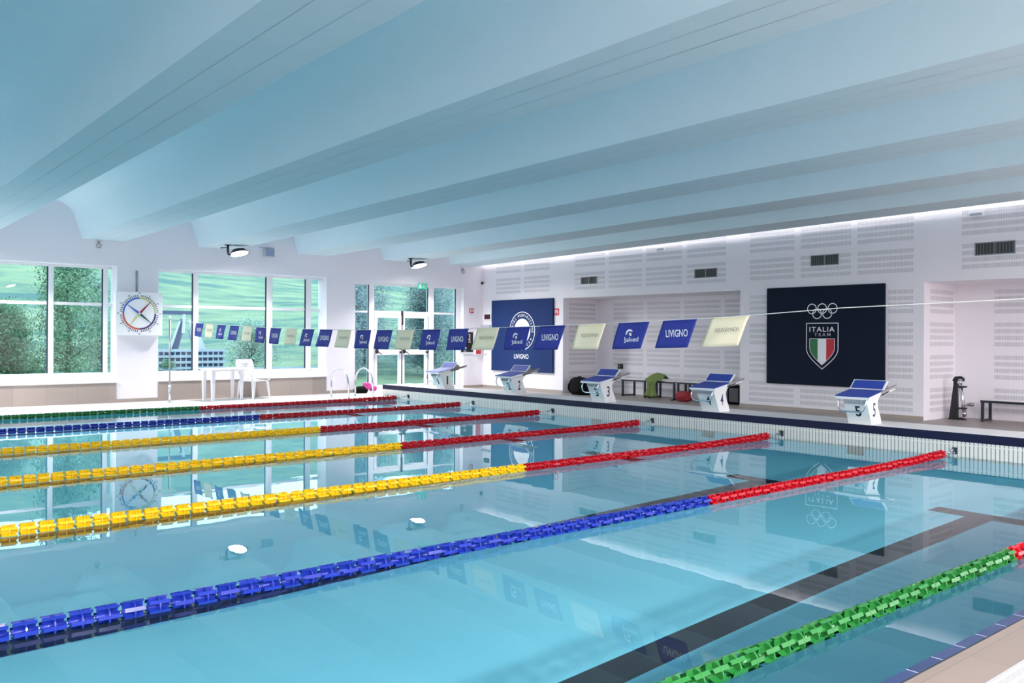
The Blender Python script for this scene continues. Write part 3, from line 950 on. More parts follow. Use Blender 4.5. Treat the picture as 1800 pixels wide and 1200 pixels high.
# ------------------------------------------------------------------ BOARDS ON THE END WALL
NY = (0, -1, 0); UZ = (0, 0, 1)   # reading direction on the end wall
def olympic(mb, pts, R, w, x, m='print_white'):
    for (y, z) in pts: mb.ring((x, y, z), R, w, m, NY, UZ, 40)
t = thing('shield_board', 'large dark navy board with five rings and tricolour shield, behind starting block five', 'wall board', (XW - .03, 6.77, 1.54))
m2 = MB(); m2.box((-.03, 5.52 - 6.77, .567 - 1.54), (.028, 8.01 - 6.77, 2.512 - 1.54), 'navy_panel', .004); m2.build('board', parent=t)
x = -.0325
m2 = MB(); olympic(m2, [(y - 6.77, z - 1.54) for y, z in [(6.986, 2.069), (6.767, 2.070), (6.548, 2.071), (6.876, 1.972), (6.660, 1.974)]], .103, .017, x); m2.build('five_rings', parent=t)
def shield_pts(y0, y1, zt, zs, zb, n=10):
    c = (y0 + y1) / 2
    P = [(y0, zt), (y1, zt), (y1, zs)]
    for k in range(1, n + 1):
        s = k / n; P.append((y1 + (c - y1) * s ** 1.6 if False else y1 + (c - y1) * (1 - math.cos(s * PI / 2)) ** .85, zs + (zb - zs) * math.sin(s * PI / 2) ** 1.0 if False else zs + (zb - zs) * s ** .92))
    for k in range(n - 1, 0, -1):
        s = k / n; P.append((y0 + (c - y0) * (1 - math.cos(s * PI / 2)) ** .85, zs + (zb - zs) * s ** .92))
    P.append((y0, zs))
    return P
def outline(mb, P, w, x, m):
    n = len(P); cy = sum(p[0] for p in P) / n; cz = sum(p[1] for p in P) / n
    for a, b in zip(P, P[1:] + P[:1]):
        A = Vector((x, a[0] - 6.77, a[1] - 1.54)); B = Vector((x, b[0] - 6.77, b[1] - 1.54)); d = (B - A).normalized(); nn = Vector((0, -d.z, d.y)) * w / 2
        A -= d * w * .3; B += d * w * .3
        mb.face([A - nn, B - nn, B + nn, A + nn], m)
m2 = MB(); outline(m2, shield_pts(7.10, 6.43, 1.786, 1.28, .892), .016, x, 'print_white')
IN = shield_pts(7.034, 6.502, 1.483, 1.30, .97)
m2.build('shield_outline', parent=t)
def clip_poly(P, ya, yb):
    def clip(P, f, inter):
        out = []
        for a, b in zip(P, P[1:] + P[:1]):
            fa, fb = f(a), f(b)
            if fa: out.append(a)
            if fa != fb: out.append(inter(a, b))
        return out
    P = clip(P, lambda p: p[0] <= ya, lambda a, b: (ya, a[1] + (b[1] - a[1]) * (ya - a[0]) / (b[0] - a[0])))
    P = clip(P, lambda p: p[0] >= yb, lambda a, b: (yb, a[1] + (b[1] - a[1]) * (yb - a[0]) / (b[0] - a[0])))
    return P
m2 = MB()
for ya, yb, m in ((7.034, 6.858, 'print_green'), (6.858, 6.678, 'print_white'), (6.678, 6.502, 'print_red')):
    P = clip_poly(IN, ya, yb); m2.face([(x + .0005, p[0] - 6.77, p[1] - 1.54) for p in P], m)
outline(m2, IN, .010, x - .0005, 'print_white')
m2.build('tricolour', parent=t)
m2 = MB(); put_text(m2, 'ITALIA', (x, 6.77 - 6.77, 1.668 - 1.54), .535, .096, NY, UZ, 'print_white', .006, 1.15); m2.build('upper_lettering', parent=t)
m2 = MB(); put_text(m2, 'TEAM', (x, 6.76 - 6.77, 1.563 - 1.54), .345, .058, NY, UZ, 'print_grey', .008, 1.5); m2.build('lower_lettering', parent=t)

t = thing('emblem_board', 'blue board with round white emblem and white lettering, behind starting block two', 'wall board', (XW - .03, 15.76, 1.53))
m2 = MB(); m2.box((-.03, 14.48 - 15.76, .54 - 1.53), (.028, 17.03 - 15.76, 2.515 - 1.53), 'blue_panel', .004); m2.build('board', parent=t)
cy_, cz_ = 15.695 - 15.76, 1.654 - 1.53
m2 = MB()
m2.ring((x, cy_, cz_), .525, .020, 'print_white', NY, UZ, 64)
m2.disc((x, cy_, cz_), .335, 'print_white', NY, UZ, 48)
m2.build('round_emblem', parent=t)
m2 = MB()
def arc_text(txt, R, a_mid, span, h, m, inward=False):
    n = len(txt)
    for k, ch in enumerate(txt):
        if ch == ' ': continue
        a = math.radians(a_mid + span / 2 - span * (k + .5) / n) if not inward else math.radians(a_mid - span / 2 + span * (k + .5) / n)
        d = Vector(NY) * math.cos(a) + Vector(UZ) * math.sin(a); e = Vector(NY) * -math.sin(a) + Vector(UZ) * math.cos(a)
        c = Vector((x - .0005, cy_, cz_)) + d * R
        uu, vv = (-e, d) if not inward else (e, -d)
        ww = {'I': .25}.get(ch, .72)
        put_text(m2, ch, c, h * ww * .85, h * .9, uu, vv, m, .0)
arc_text('CENTRO PREPARAZIONE', .425, 90, 196, .085, 'print_white')
arc_text('OLIMPICA', .425, -90, 100, .085, 'print_white', True)
for a in (-32, 212):
    a = math.radians(a); m2.disc((x, cy_ - math.cos(a) * .425, cz_ + math.sin(a) * .425), .022, 'print_white', NY, UZ, 14)
m2.build('emblem_lettering', parent=t)
m2 = MB(); olympic(m2, [(cy_ + dy, cz_ + .21 + dz) for dy, dz in ((.10, 0), (0, 0), (-.10, 0), (.05, -.045), (-.05, -.045))], .045, .006, x - .001, 'print_grey')
strokes(m2, [[(0, .2), (.35, .75), (.5, .55), (.72, 1), (1, .2)]], (x - .001, cy_, cz_ - .02), .42, .16, NY, UZ, 'print_grey', .012)
m2.build('five_rings', parent=t)
m2 = MB(); put_text(m2, 'LIVIGNO', (x, 15.725 - 15.76, .957 - 1.53), .60, .125, NY, UZ, 'print_white', .008); m2.build('lettering', parent=t)

# ventilation grilles
def grille(y0, y1, z0, z1, label):
    t = thing('ventilation_grille', label, 'ventilation grille', (XW, (y0 + y1) / 2, (z0 + z1) / 2), 'dark grilles high on the end wall')
    w, h = abs(y1 - y0) / 2, (z1 - z0) / 2
    m = MB(); f = .016
    m.box((-.012, -w, h - f), (0, w, h), 'grey_metal'); m.box((-.012, -w, -h), (0, w, -h + f), 'grey_metal')
    m.box((-.012, -w, -h), (0, -w + f, h), 'grey_metal'); m.box((-.012, w - f, -h), (0, w, h), 'grey_metal'); m.box((-.012, -.006, -h), (0, .006, h), 'grey_metal')
    m.build('grille_frame', parent=t)
    m = MB(); m.box((-.003, -w + f, -h + f), (0, w - f, h - f), 'vent_dark'); m.build('duct_opening', parent=t)
    m = MB()
    n = 12
    for k in range(n):
        y = -w + f + (k + .5) * (2 * w - 2 * f) / n
        m.box((-.010, y - .008, -h + f), (-.004, y + .006, h - f), 'vent_slat')
    m.build('slats', parent=t)
grille(12.915, 13.50, 2.815, 3.015, 'dark ventilation grille farthest along the end wall, right of the emblem board')
grille(9.29, 9.91, 2.81, 3.017, 'dark ventilation grille above the niche with benches')
grille(6.45, 7.057, 2.912, 3.128, 'dark ventilation grille right above the shield board')
grille(3.32, 3.96, 2.913, 3.132, 'dark ventilation grille above the niche with the exercise machine')

def single(mb, name, label, cat, group=None):
    o = mb.build(name); o['label'] = label; o['category'] = cat
    if group: o['group'] = group
    return o
# emergency lights
for (y, z, lab) in ((10.86, 3.53, 'small white emergency light high on the end wall above the bench niche'), (3.93, 3.615, 'small white emergency light high on the end wall above the rightmost grille')):
    t = thing('emergency_light', lab, 'emergency light', (XW, y, z), 'emergency lights on the end wall')
    m = MB(); m.box((-.05, -.125, -.04), (0, .125, .045), 'white_plastic', .012); m.build('housing', parent=t)
    m = MB(); m.box((-.056, -.10, -.022), (-.049, .10, .022), 'print_grey', .004); m.build('diffuser', parent=t)
# camera
t = thing('security_camera', 'small white and black dome camera on the corner above the emblem board', 'camera', (XW, 17.43, 3.04))
m = MB(); m.tube([(0, 0, 0), (-.05, 0, 0)], .035, 'white_plastic', 14); m.build('mount', parent=t)
m = MB(); m.sphere((-.075, .01, -.008), .045, 'black_plastic', 14); m.build('lens_dome', parent=t)
# display
t = thing('pool_display', 'small dark red digital display in a white frame left of the emblem board', 'display', (XW, 17.26, 2.06))
m = MB(); m.box((-.03, -.17, -.11), (0, .17, .11), 'white_plastic', .006); m.build('housing', parent=t)
m = MB(); m.box((-.033, -.135, -.07), (-.029, .135, .07), 'display_red'); m.build('screen', parent=t)
m = MB(); put_text(m, '20:15', (-.0345, 0, 0), .20, .07, NY, UZ, 'hand_crimson', .01)
for o_ in (m,): o_.bm.clear()
m.bm.free()
m = MB(); m.box((-.06, -.18, -.04), (0, .18, .045), 'grey_plastic', .008)
m.bm.transform(Matrix.Translation((XW, 17.31, 1.785))); single(m, 'control_box', 'small grey green control box under the red display', 'control box')
t = thing('wall_socket', 'small white double socket on the wall below the control box', 'socket', (XW, 17.355, .98))
m = MB(); m.box((-.02, -.075, -.05), (0, .075, .05), 'white_plastic', .006); m.build('cover', parent=t)
m = MB(); m.box((-.023, -.05, -.03), (-.019, -.008, .03), 'print_grey'); m.box((-.023, .008, -.03), (-.019, .05, .03), 'print_grey'); m.build('socket_face', parent=t)
# signs
t = thing('fire_sign', 'red fire equipment sign with white pictogram beside the glazed door', 'sign', (3.78, YW, 2.16), 'red fire signs')
m = MB(); m.box((-.075, -.006, 0), (.075, 0, .14), 'sign_red'); m.build('plate', parent=t)
m = MB(); m.box((-.045, -.0075, .02), (-.02, -.0055, .12), 'print_white'); m.box((-.005, -.0075, .04), (.05, -.0055, .11), 'print_white'); m.disc((.02, -.008, .07), .018, 'sign_red', (1, 0, 0), UZ, 14); m.build('pictogram', parent=t)
m = MB(); m.box((-.075, -.006, -.09), (.075, 0, -.004), 'print_white'); m.box((-.055, -.0075, -.05), (.055, -.0055, -.035), 'print_grey'); m.build('caption_plate', parent=t)
t = thing('fire_sign', 'red fire hose sign with white pictogram right of the emblem board', 'sign', (XW, 14.39, 2.15), 'red fire signs')
m = MB(); m.box((-.006, -.095, -.09), (0, .095, .09), 'sign_red'); m.build('plate', parent=t)
m = MB(); m.box((-.0075, .03, -.06), (-.0055, .065, .06), 'print_white'); m.disc((-.008, -.03, .01), .035, 'print_white', NY, UZ, 16); m.disc((-.0085, -.03, .01), .014, 'sign_red', NY, UZ, 12); m.box((-.0075, -.06, -.07), (-.0055, -.045, .0), 'print_white'); m.build('pictogram', parent=t)
# exit sign
t = thing('exit_sign', 'green exit sign with white running figure above the double door', 'sign', (2.06, YW - .05, 2.86))
m = MB(); m.box((-.15, -.015, -.075), (.15, .015, .075), 'sign_green', .004); m.build('plate', parent=t)
m = MB(); yy = -.017
m.box((-.12, yy, -.05), (-.05, yy + .002, .055), 'print_white'); m.disc((.035, yy, .04), .013, 'print_white', (1, 0, 0), UZ, 12)
strokes(m, [[(.5, 1), (.35, .45), (.1, 0)], [(.35, .45), (.75, .3), (.8, -.1)], [(.1, .75), (.5, .8), (.9, .6)]], (.03, yy, -.01), .08, .08, (1, 0, 0), UZ, 'print_white', .012)
strokes(m, [[(0, .5), (1, .5)], [(.6, 1), (1, .5), (.6, 0)]], (.105, yy, 0), .045, .05, (1, 0, 0), UZ, 'print_white', .009)
m.build('pictogram', parent=t)
m = MB(); m.tube([(-.1, 0, .075), (-.1, .02, .10)], .004, 'steel', 6); m.tube([(.1, 0, .075), (.1, .02, .10)], .004, 'steel', 6); m.build('hanger', parent=t)
# poster and red cabinet
t = thing('notice_poster', 'dark poster with white lettering and swoosh emblem on the wall right of the door', 'poster', (3.61, YW, 1.335))
m = MB(); m.box((-.245, -.02, -.345), (.245, 0, .315), 'white_frame', .004); m.build('poster_frame', parent=t)
m = MB(); m.box((-.215, -.023, -.285), (.215, -.019, .285), 'black_plastic'); m.build('poster_sheet', parent=t)
m = MB(); put_text(m, 'Jaked', (.09, -.025, .10), .05 * 5, .10, (0, 0, 1), (-1, 0, 0), 'print_white', .01)
m.ring((-.07, -.025, -.20), .06, .02, 'print_white', (1, 0, 0), UZ, 20, .3, 2.6); m.disc((-.07, -.025, -.20), .02, 'print_white', (1, 0, 0), UZ, 14); m.box((-.12, -.026, -.265), (-.02, -.024, -.25), 'print_white')
m.build('poster_print', parent=t)
t = thing('fire_hose_cabinet', 'red fire hose cabinet with pale frame in the corner beside the dark poster', 'cabinet', (3.985, YW, 1.31))
m = MB(); m.box((-.11, -.07, -.34), (.11, 0, .34), 'white_frame', .006); m.build('cabinet_frame', parent=t)
m = MB(); m.box((-.085, -.078, -.315), (.09, -.069, .315), 'sign_red', .004); d = m.build('cabinet_door', parent=t)
m = MB(); m.box((.05, -.088, -.03), (.07, -.077, .03), 'steel'); m.build('handle', parent=d)
# wall rings, loudspeaker
for (xx, zz, lab) in ((-6.207, 3.375, 'grey ring fitting high on the window wall over the leftmost window'), (3.453, 3.33, 'grey ring fitting high on the window wall near the end wall corner')):
    t = thing('ring_fitting', lab, 'ring fitting', (xx, YW, zz), 'ring fittings under the ceiling')
    m = MB(); m.box((-.03, -.012, .06), (.03, 0, .10), 'grey_metal'); m.tube([(0, -.02, .05), (0, -.02, .09)], .007, 'grey_metal', 8); m.build('mount', parent=t)
    m = MB(); m.tube([(math.cos(a * PI / 12) * .045, -.03, math.sin(a * PI / 12) * .045) for a in range(25)], .011, 'grey_metal', 8, cap=False); m.build('ring', parent=t)
t = thing('loudspeaker', 'grey loudspeaker box on the window wall right of the left lamp', 'loudspeaker', (-2.41, YW, 3.47))
m = MB(); m.box((-.12, -.16, -.10), (.12, -.02, .09), 'grey_plastic', .015); c_ = m.build('cabinet', parent=t)
m = MB(); m.box((-.10, -.166, -.08), (.10, -.158, .07), 'blue_grey', .006); m.build('speaker_grille', parent=t)
m = MB(); m.box((-.20, -.03, .12), (.15, 0, .135), 'grey_plastic'); m.tube([(0, -.03, .05), (0, -.02, .13)], .012, 'grey_metal', 8); m.build('bracket', parent=t)

# ------------------------------------------------------------------ FLOODLIGHTS
def floodlight(xc, side, label):
    """side=+1 window wall, -1 opposite wall"""
    y = 16.70 if side > 0 else -4.75
    z = 3.325 if side > 0 else 3.58
    dirv = Vector((.10, -.26, -1) if side > 0 else (.24, .26, -1)).normalized()
    t = thing('floodlight', label, 'floodlight', (xc, y, z), 'floodlights under the ceiling')
    rot = dirv.to_track_quat('-Z', 'Y').to_matrix().to_4x4()
    m = MB(); tb = bmesh.new()
    bmesh.ops.create_cone(tb, cap_ends=True, segments=36, radius1=.212, radius2=.14, depth=.09)
    m.join(tb, 'dark_metal', False, rot @ Matrix.Translation((0, 0, .052))); m.build('lamp_housing', parent=t)
    m = MB(); tb = bmesh.new(); bmesh.ops.create_circle(tb, cap_ends=True, segments=40, radius=.196)
    m.join(tb, 'lens', False, rot @ Matrix.Translation((0, 0, .004))); m.build('lamp_lens', parent=t)
    m = MB()
    zt = zc(y) - z
    q = -.26 if side > 0 else -.02
    zt -= 0.0 if side > 0 else .012
    m.tube([(q, 0, zt - .008), (q, 0, .03 if side > 0 else .08)], .028, 'dark_metal', 12)
    if side > 0: m.tube([(-.26, 0, .03), (-.25, .0, -.02), (-.20, 0, -.03), (-.10, 0, .04)], .022, 'dark_metal', 10)
    m.tube([(q, 0, zt - .016), (q, 0, zt - .001)], .075, 'dark_metal', 16)
    m.build('stem', parent=t)
    m = MB(); m.tube([(q, 0, zt - .05), (q - .16, -.15, zt - .085), (q - .24, -.22, zt - .10)], .009, 'dark_metal', 8); m.sphere((q - .24, -.22, zt - .10), .017, 'dark_metal', 10); m.build('side_arm', parent=t)
    m = MB(); m.tube([(.235, 0, .03), (.20, 0, .06), (.12, 0, .09)], .012, 'dark_metal', 8); m.build('knob', parent=t)
NW = {-3.45: 'lit round floodlight hanging under the ceiling above the middle window', 1.43: 'lit round floodlight hanging under the ceiling above the double door'}
for xx in LAMP_X:
    floodlight(xx, 1, NW.get(xx, 'lit round floodlight over the windows, outside the picture'))
    floodlight(xx - .16, -1, 'lit round floodlight on the side opposite the windows, outside the picture')

# ------------------------------------------------------------------ PACE CLOCK
t = thing('pace_clock', 'square white pace clock with four coloured hands on the pillar between the windows', 'clock', (-5.405, YW, 1.951))
m = MB(); m.box((-.49, -.14, -.475), (.49, -.001, .465), 'white_plastic', .006); m.build('clock_case', parent=t)
XU = (1, 0, 0); yf = -.1425
m = MB()
for k in range(60):
    a = PI / 2 - 2 * PI * k / 60
    if k % 15 == 0: continue
    r0, r1 = (.362, .405)
    w = .0075 if k % 5 else .010
    d = Vector((math.cos(a), 0, math.sin(a))); e = Vector((-math.sin(a), 0, math.cos(a))); c = Vector((0, yf, 0))
    m.face([c + d * r0 - e * w, c + d * r1 - e * w, c + d * r1 + e * w, c + d * r0 + e * w], 'print_black')
m.build('minute_marks', parent=t)
m = MB()
for k in range(12):
    a = PI / 2 - 2 * PI * k / 12; s = str(5 * k if k else 60)
    put_text(m, s, (math.cos(a) * .440, yf, math.sin(a) * .440), .045 if len(s) > 1 else .02, .032, XU, UZ, 'print_black', .01)
m.build('numerals', parent=t)
m = MB()
for c, a0, a1 in (('ring_blue', 90, 180), ('ring_red', 180, 270), ('ring_purple', 270, 360), ('ring_yellow', 0, 90)):
    m.ring((0, yf, 0), .352, .036, c, XU, UZ, 24, math.radians(a0), math.radians(a1))
m.build('coloured_ring', parent=t)
for nm, c, ang in (('hand', 'hand_crimson', 48), ('hand', 'ring_blue', 144), ('hand', 'ring_yellow', 232), ('hand', 'hand_green', 320)):
    a = math.radians(ang); d = Vector((math.cos(a), 0, math.sin(a))); e = Vector((-math.sin(a), 0, math.cos(a)))
    m = MB(); c0 = Vector((0, yf - .012, 0)); L = .36 if c == 'hand_crimson' else .315
    A = [c0 + d * .02 - e * .022, c0 + d * .07 - e * .022, c0 + d * L - e * .004, c0 + d * L + e * .004, c0 + d * .07 + e * .022, c0 + d * .02 + e * .022]
    m.face(A, c); B = [p + Vector((0, .004, 0)) for p in A]
    for j in range(6): m.face([A[j], B[j], B[(j + 1) % 6], A[(j + 1) % 6]], c)
    o = m.build(nm, parent=t); o['label'] = {'hand_crimson': 'dark red hand', 'ring_blue': 'blue hand', 'ring_yellow': 'yellow green hand', 'hand_green': 'dark green hand'}[c]
m = MB(); m.tube([(0, yf - .02, 0), (0, yf, 0)], .02, 'white_plastic', 16); m.build('hub', parent=t)
m = MB(); m.tube([(-.03, -.02, .46), (-.03, -.02, .93)], .013, 'grey_metal', 8); m.tube([(.0, -.015, .46), (.0, -.015, .93)], .006, 'grey_plastic', 8); m.build('cable_conduit', parent=t)

# ------------------------------------------------------------------ TABLE AND CHAIR
t = thing('plastic_table', 'white plastic garden table on the far deck below the middle window', 'table', (-3.72, 16.93, FZ), rz=.12)
m = MB(); m.box((-.44, -.30, .69), (.44, .30, .715), 'white_plastic', .012); m.box((-.40, -.26, .655), (.40, .26, .69), 'white_plastic', .004); m.build('tabletop', parent=t)
for sx in (-1, 1):
    for sy in (-1, 1):
        m = MB(); x0, y0 = sx * .345, sy * .20
        pr = [(-.035, -.035), (.035, -.035), (.035, .01), (.01, .035), (-.035, .035)]
        A = [m.bm.verts.new((x0 + p[0] * .75 * (1 if sx < 0 else -1), y0 + p[1] * .75, 0)) for p in pr]; B = [m.bm.verts.new((x0 + p[0] * 1.2 * (1 if sx < 0 else -1), y0 + p[1] * 1.2, .66)) for p in pr]
        i = m.mi('white_plastic')
        for j in range(5): m.bm.faces.new((A[j], A[(j + 1) % 5], B[(j + 1) % 5], B[j]))
        m.bm.faces.new(A[::-1]); m.bm.faces.new(B); m.build('leg', parent=t)
t = thing('plastic_chair', 'white plastic monobloc armchair beside the white table', 'chair', (-2.95, 17.02, FZ), rz=-1.25)
# local: +x forward
m = MB()
seat = [(-.20, -.22), (-.20, .22), (-.05, .245), (.22, .235), (.245, .15), (.245, -.15), (.22, -.235), (-.05, -.245)]
m.prism(seat, 'white_plastic', 'Z', .40, .425); m.build('seat', parent=t)
m = MB()
nv = 8
def backpt(a, b, off=0):
    ang = (a - .5) * 1.3
    w = .235 + .03 * b
    return Vector((-.21 - .14 * b + (1 - math.cos(ang)) * .12 + off, math.sin(ang) / math.sin(.65) * w * (1 if b < .85 else 1 - (b - .85) * 1.1), .42 + b * .48))
for a in range(12):
    for b in range(nv):
        slot = (3 <= b <= 6) and a in (3, 5, 7, 9) and False
        if not slot:
            m.face([backpt(a / 12, b / nv), backpt((a + 1) / 12, b / nv), backpt((a + 1) / 12, (b + 1) / nv), backpt(a / 12, (b + 1) / nv)], 'white_plastic', True)
bk = m.build('backrest', parent=t); s_ = bk.modifiers.new('thickness', 'SOLIDIFY'); s_.thickness = .012
m = MB()
for a in (-.07, -.035, 0, .035, .07):
    for zz in (.60, .74): m.box((-.335 + (.0), a - .004, zz), (-.325 + .05, a + .004, zz + .08), 'print_grey')
m.build('slots', parent=bk)
for sy in (-1, 1):
    m = MB(); m.tube([(-.26, sy * .25, .645), (-.05, sy * .275, .65), (.16, sy * .275, .64), (.22, sy * .265, .60), (.235, sy * .255, .42)], [.022, .026, .028, .024, .02], 'white_plastic', 8); m.build('armrest', parent=t)
for sx in (-1, 1):
    for sy in (-1, 1):
        m = MB(); a = Vector((sx * .21, sy * .215, .41)); b = Vector((sx * .26, sy * .25, 0))
        m.prism([(-.01, -.01)] * 0 or [(-.035, -.018), (.035, -.018), (.035, .018), (-.035, .018)], 'white_plastic', 'Z', 0, .41)
        for v in m.bm.verts:
            k = v.co.z / .41; s = .5 + .5 * k; c = b.lerp(a, k); v.co = Vector((c.x + v.co.x * s, c.y + v.co.y * s, v.co.z))
        m.build('leg', parent=t)

# ------------------------------------------------------------------ POOL LADDER
t = thing('pool_ladder', 'stainless steel pool ladder with two arched handrails at the far edge', 'ladder', (-1.0, 15.9, FZ))
for sx in (-1, 1):
    xx = sx * .325
    pts = [(xx, .42, 0), (xx, .42, .30)] + [(xx, .02 + .40 * math.cos(a * PI / 10), .36 + .33 * math.sin(a * PI / 10)) for a in range(11)] + [(xx, -.40, .2), (xx, -.42, -.05), (xx, -.42, -.9)]
    m = MB(); m.tube(pts, .021, 'steel', 12); r_ = m.build('handrail', parent=t)
    m = MB(); m.tube([(xx, .42, 0), (xx, .42, .014)], .045, 'steel', 16); m.build('floor_flange', parent=r_)
for k in range(3):
    m = MB(); m.box((-.325, -.47, -.32 - .25 * k), (.325, -.39, -.30 - .25 * k), 'steel', .004); m.build('tread', parent=t)

# ------------------------------------------------------------------ SOFT THINGS
def lump(name_mb, c, r, sc, m, seed, amp=.25, sub=3, flat=True):
    """a crumpled cloth or bag volume, flattened where it rests"""
    rnd = random.Random(seed)
    tb = bmesh.new(); bmesh.ops.create_icosphere(tb, subdivisions=sub, radius=1)
    ks = [(Vector((rnd.uniform(-1, 1), rnd.uniform(-1, 1), rnd.uniform(-1, 1))) * rnd.uniform(2, 5), rnd.uniform(0, 6.28)) for _ in range(6)]
    for v in tb.verts:
        d = sum(math.sin(k.dot(v.co) + p) for k, p in ks) / 6
        q = v.co * (1 + amp * d)
        # boxier body
        q = Vector([math.copysign(abs(e) ** .75, e) for e in q])
        v.co = Vector((c[0] + q.x * r * sc[0], c[1] + q.y * r * sc[1], c[2] + q.z * r * sc[2]))
        if flat and v.co.z < 0: v.co.z = 0
    name_mb.join(tb, m, True)
t = thing('backpack', 'bulky black backpack standing at the left end of the bench niche', 'backpack', (4.22, 13.50, FZ))
m = MB(); lump(m, (0, 0, .19), .24, (.9, 1.45, 1.05), 'black_fabric', 3, .20); m.build('body', parent=t)
m = MB(); lump(m, (-.17, -.02, .15), .12, (.6, 1.6, .9), 'black_fabric', 5, .15); m.build('front_pocket', parent=t)
m = MB(); m.tube([(-.02, -.08, .40), (-.04, -.04, .46), (-.04, .04, .46), (-.02, .08, .40)], .012, 'black_fabric', 8); m.build('carry_handle', parent=t)
m = MB(); m.tube([(-.17, .16, .36), (-.20, .24, .26), (-.19, .26, .14), (-.15, .22, .05)], .018, 'black_fabric', 8); m.build('shoulder_strap', parent=t)
t = thing('sports_bag', 'flat black bag lying beside the backpack behind block three', 'bag', (4.25, 12.82, FZ))
m = MB(); lump(m, (0, 0, .06), .10, (1.3, 3.0, 1.0), 'black_fabric', 9, .2); m.build('body', parent=t)
m = MB(); m.tube([(-.1, -.2, .08), (-.14, -.05, .13), (-.1, .1, .09)], .009, 'black_fabric', 6); m.build('handle', parent=t)
t = thing('sports_bag', 'dark red sports bag on the floor left of block four', 'bag', (4.45, 10.38, FZ))
m = MB(); lump(m, (0, 0, .115), .125, (1.0, 1.65, 1.0), 'red_fabric', 12, .2); m.build('body', parent=t)
m = MB(); m.tube([(-.06, -.12, .18), (-.14, -.08, .12), (-.15, .06, .09), (-.08, .12, .18)], .008, 'red_fabric', 6); m.build('handle', parent=t)
m = MB(); m.tube([(-.05, .18, .06), (-.10, .27, .02), (-.02, .36, .015), (.06, .30, .02)], .012, 'black_fabric', 6); o = m.build('strap', parent=t); o['label'] = 'black strap lying on the floor'
t = thing('sports_bag', 'black bag under a pink cloth on the floor by the glazed door', 'bag', (.03, 17.24, FZ))
m = MB(); lump(m, (0, 0, .075), .10, (1.9, 1.2, 1.0), 'black_fabric', 21, .2); m.build('body', parent=t)
t = thing('pink_towel', 'crumpled pink towel lying on the black bag by the glazed door', 'towel', (.17, 17.20, FZ + .05))
m = MB(); lump(m, (0.02, 0, .13), .10, (1.1, .9, .8), 'pink_fabric', 25, .45, flat=False); m.build('upper_fold', parent=t)
m = MB(); lump(m, (.20, .0, .04), .085, (1.0, .9, 1.0), 'pink_fabric', 27, .45); m.build('lower_fold', parent=t)
# dark case at the end of the niche
t = thing('equipment_bag', 'black bag with grey side half hidden behind starting block four', 'bag', (4.72, 9.12, FZ))
m = MB(); m.box((-.14, -.20, 0), (.14, .20, .42), 'black_fabric', .05); m.build('body', parent=t)
m = MB(); m.box((-.155, -.12, .06), (-.135, .12, .36), 'grey_fabric', .008); m.build('side_pocket', parent=t)

# ------------------------------------------------------------------ BENCHES
def bench(y0, y1, x0, x1, label, top_z=.475):
    t = thing('bench', label, 'bench', ((x0 + x1) / 2, (y0 + y1) / 2, FZ), 'white benches with dark frames in the niches')
    w, l = (x1 - x0) / 2, abs(y1 - y0) / 2; h = top_z - FZ
    m = MB(); m.box((-w, -l, h - .022), (w, l, h), 'bench_white', .004); m.build('seat', parent=t)
    m = MB(); m.box((-w + .01, -l + .01, h - .065), (-w + .03, l - .01, h - .023), 'dark_metal'); m.box((w - .03, -l + .01, h - .065), (w - .01, l - .01, h - .023), 'dark_metal'); m.build('rail', parent=t)
    for sy in (-1, 1):
        m = MB(); y = sy * (l - .04)
        for sx in (-1, 1):
            a = sx * (w - .035); m.box((a - .022, y - .022, 0), (a + .022, y + .022, h - .023), 'dark_metal', .003)
        m.box((-w + .035, y - .018, .01), (w - .035, y + .018, .045), 'dark_metal', .003)
        m.build('leg_frame', parent=t)
bench(11.70, 12.50, 4.62, 5.12, 'white bench with dark frame farthest left in the first niche')
bench(10.80, 11.66, 4.62, 5.12, 'white bench with dark frame under the green towel')
bench(9.45, 10.76, 4.62, 5.12, 'long white bench with dark frame ending behind starting block four')
bench(1.6, 4.12, 4.82, 5.22, 'white bench with black frame in the right niche beside the exercise machine', .435)
# green towel over the bench
t = thing('green_towel', 'olive green towel draped over the bench behind block three', 'towel', (4.60, 11.42, .48))
m = MB()
rnd = random.Random(4)
nu, nv = 14, 16
def tp(a, b):
    # a across, b from the peak on the bench over the edge to the floor
    y = (a - .5) * (.50 if b < .45 else .36 + .1 * math.sin(b * 7))
    fold = .03 * math.sin(a * 13 + b * 2) + .018 * math.sin(a * 23)
    if b < .45:
        k = b / .45
        xx = .30 - .34 * k; zz = .003 + .15 * math.exp(-((k - .45) / .28) ** 2) * (.35 + .65 * math.cos((a - .45) * 2.6)) + abs(fold) * .3
    else:
        k = (b - .45) / .55
        xx = -.045 - abs(fold) * 1.2 - .03 * k; zz = .003 - .41 * k * (1 - .15 * abs(a - .5))
    return Vector((xx, y, zz))
for b in range(nv):
    for a in range(nu):
        m.face([tp(a / nu, b / nv), tp((a + 1) / nu, b / nv), tp((a + 1) / nu, (b + 1) / nv), tp(a / nu, (b + 1) / nv)], 'green_fabric', True)
bmesh.ops.remove_doubles(m.bm, verts=m.bm.verts[:], dist=.0005)
o = m.build('cloth', parent=t); s_ = o.modifiers.new('thickness', 'SOLIDIFY'); s_.thickness = .008; s_.offset = 1
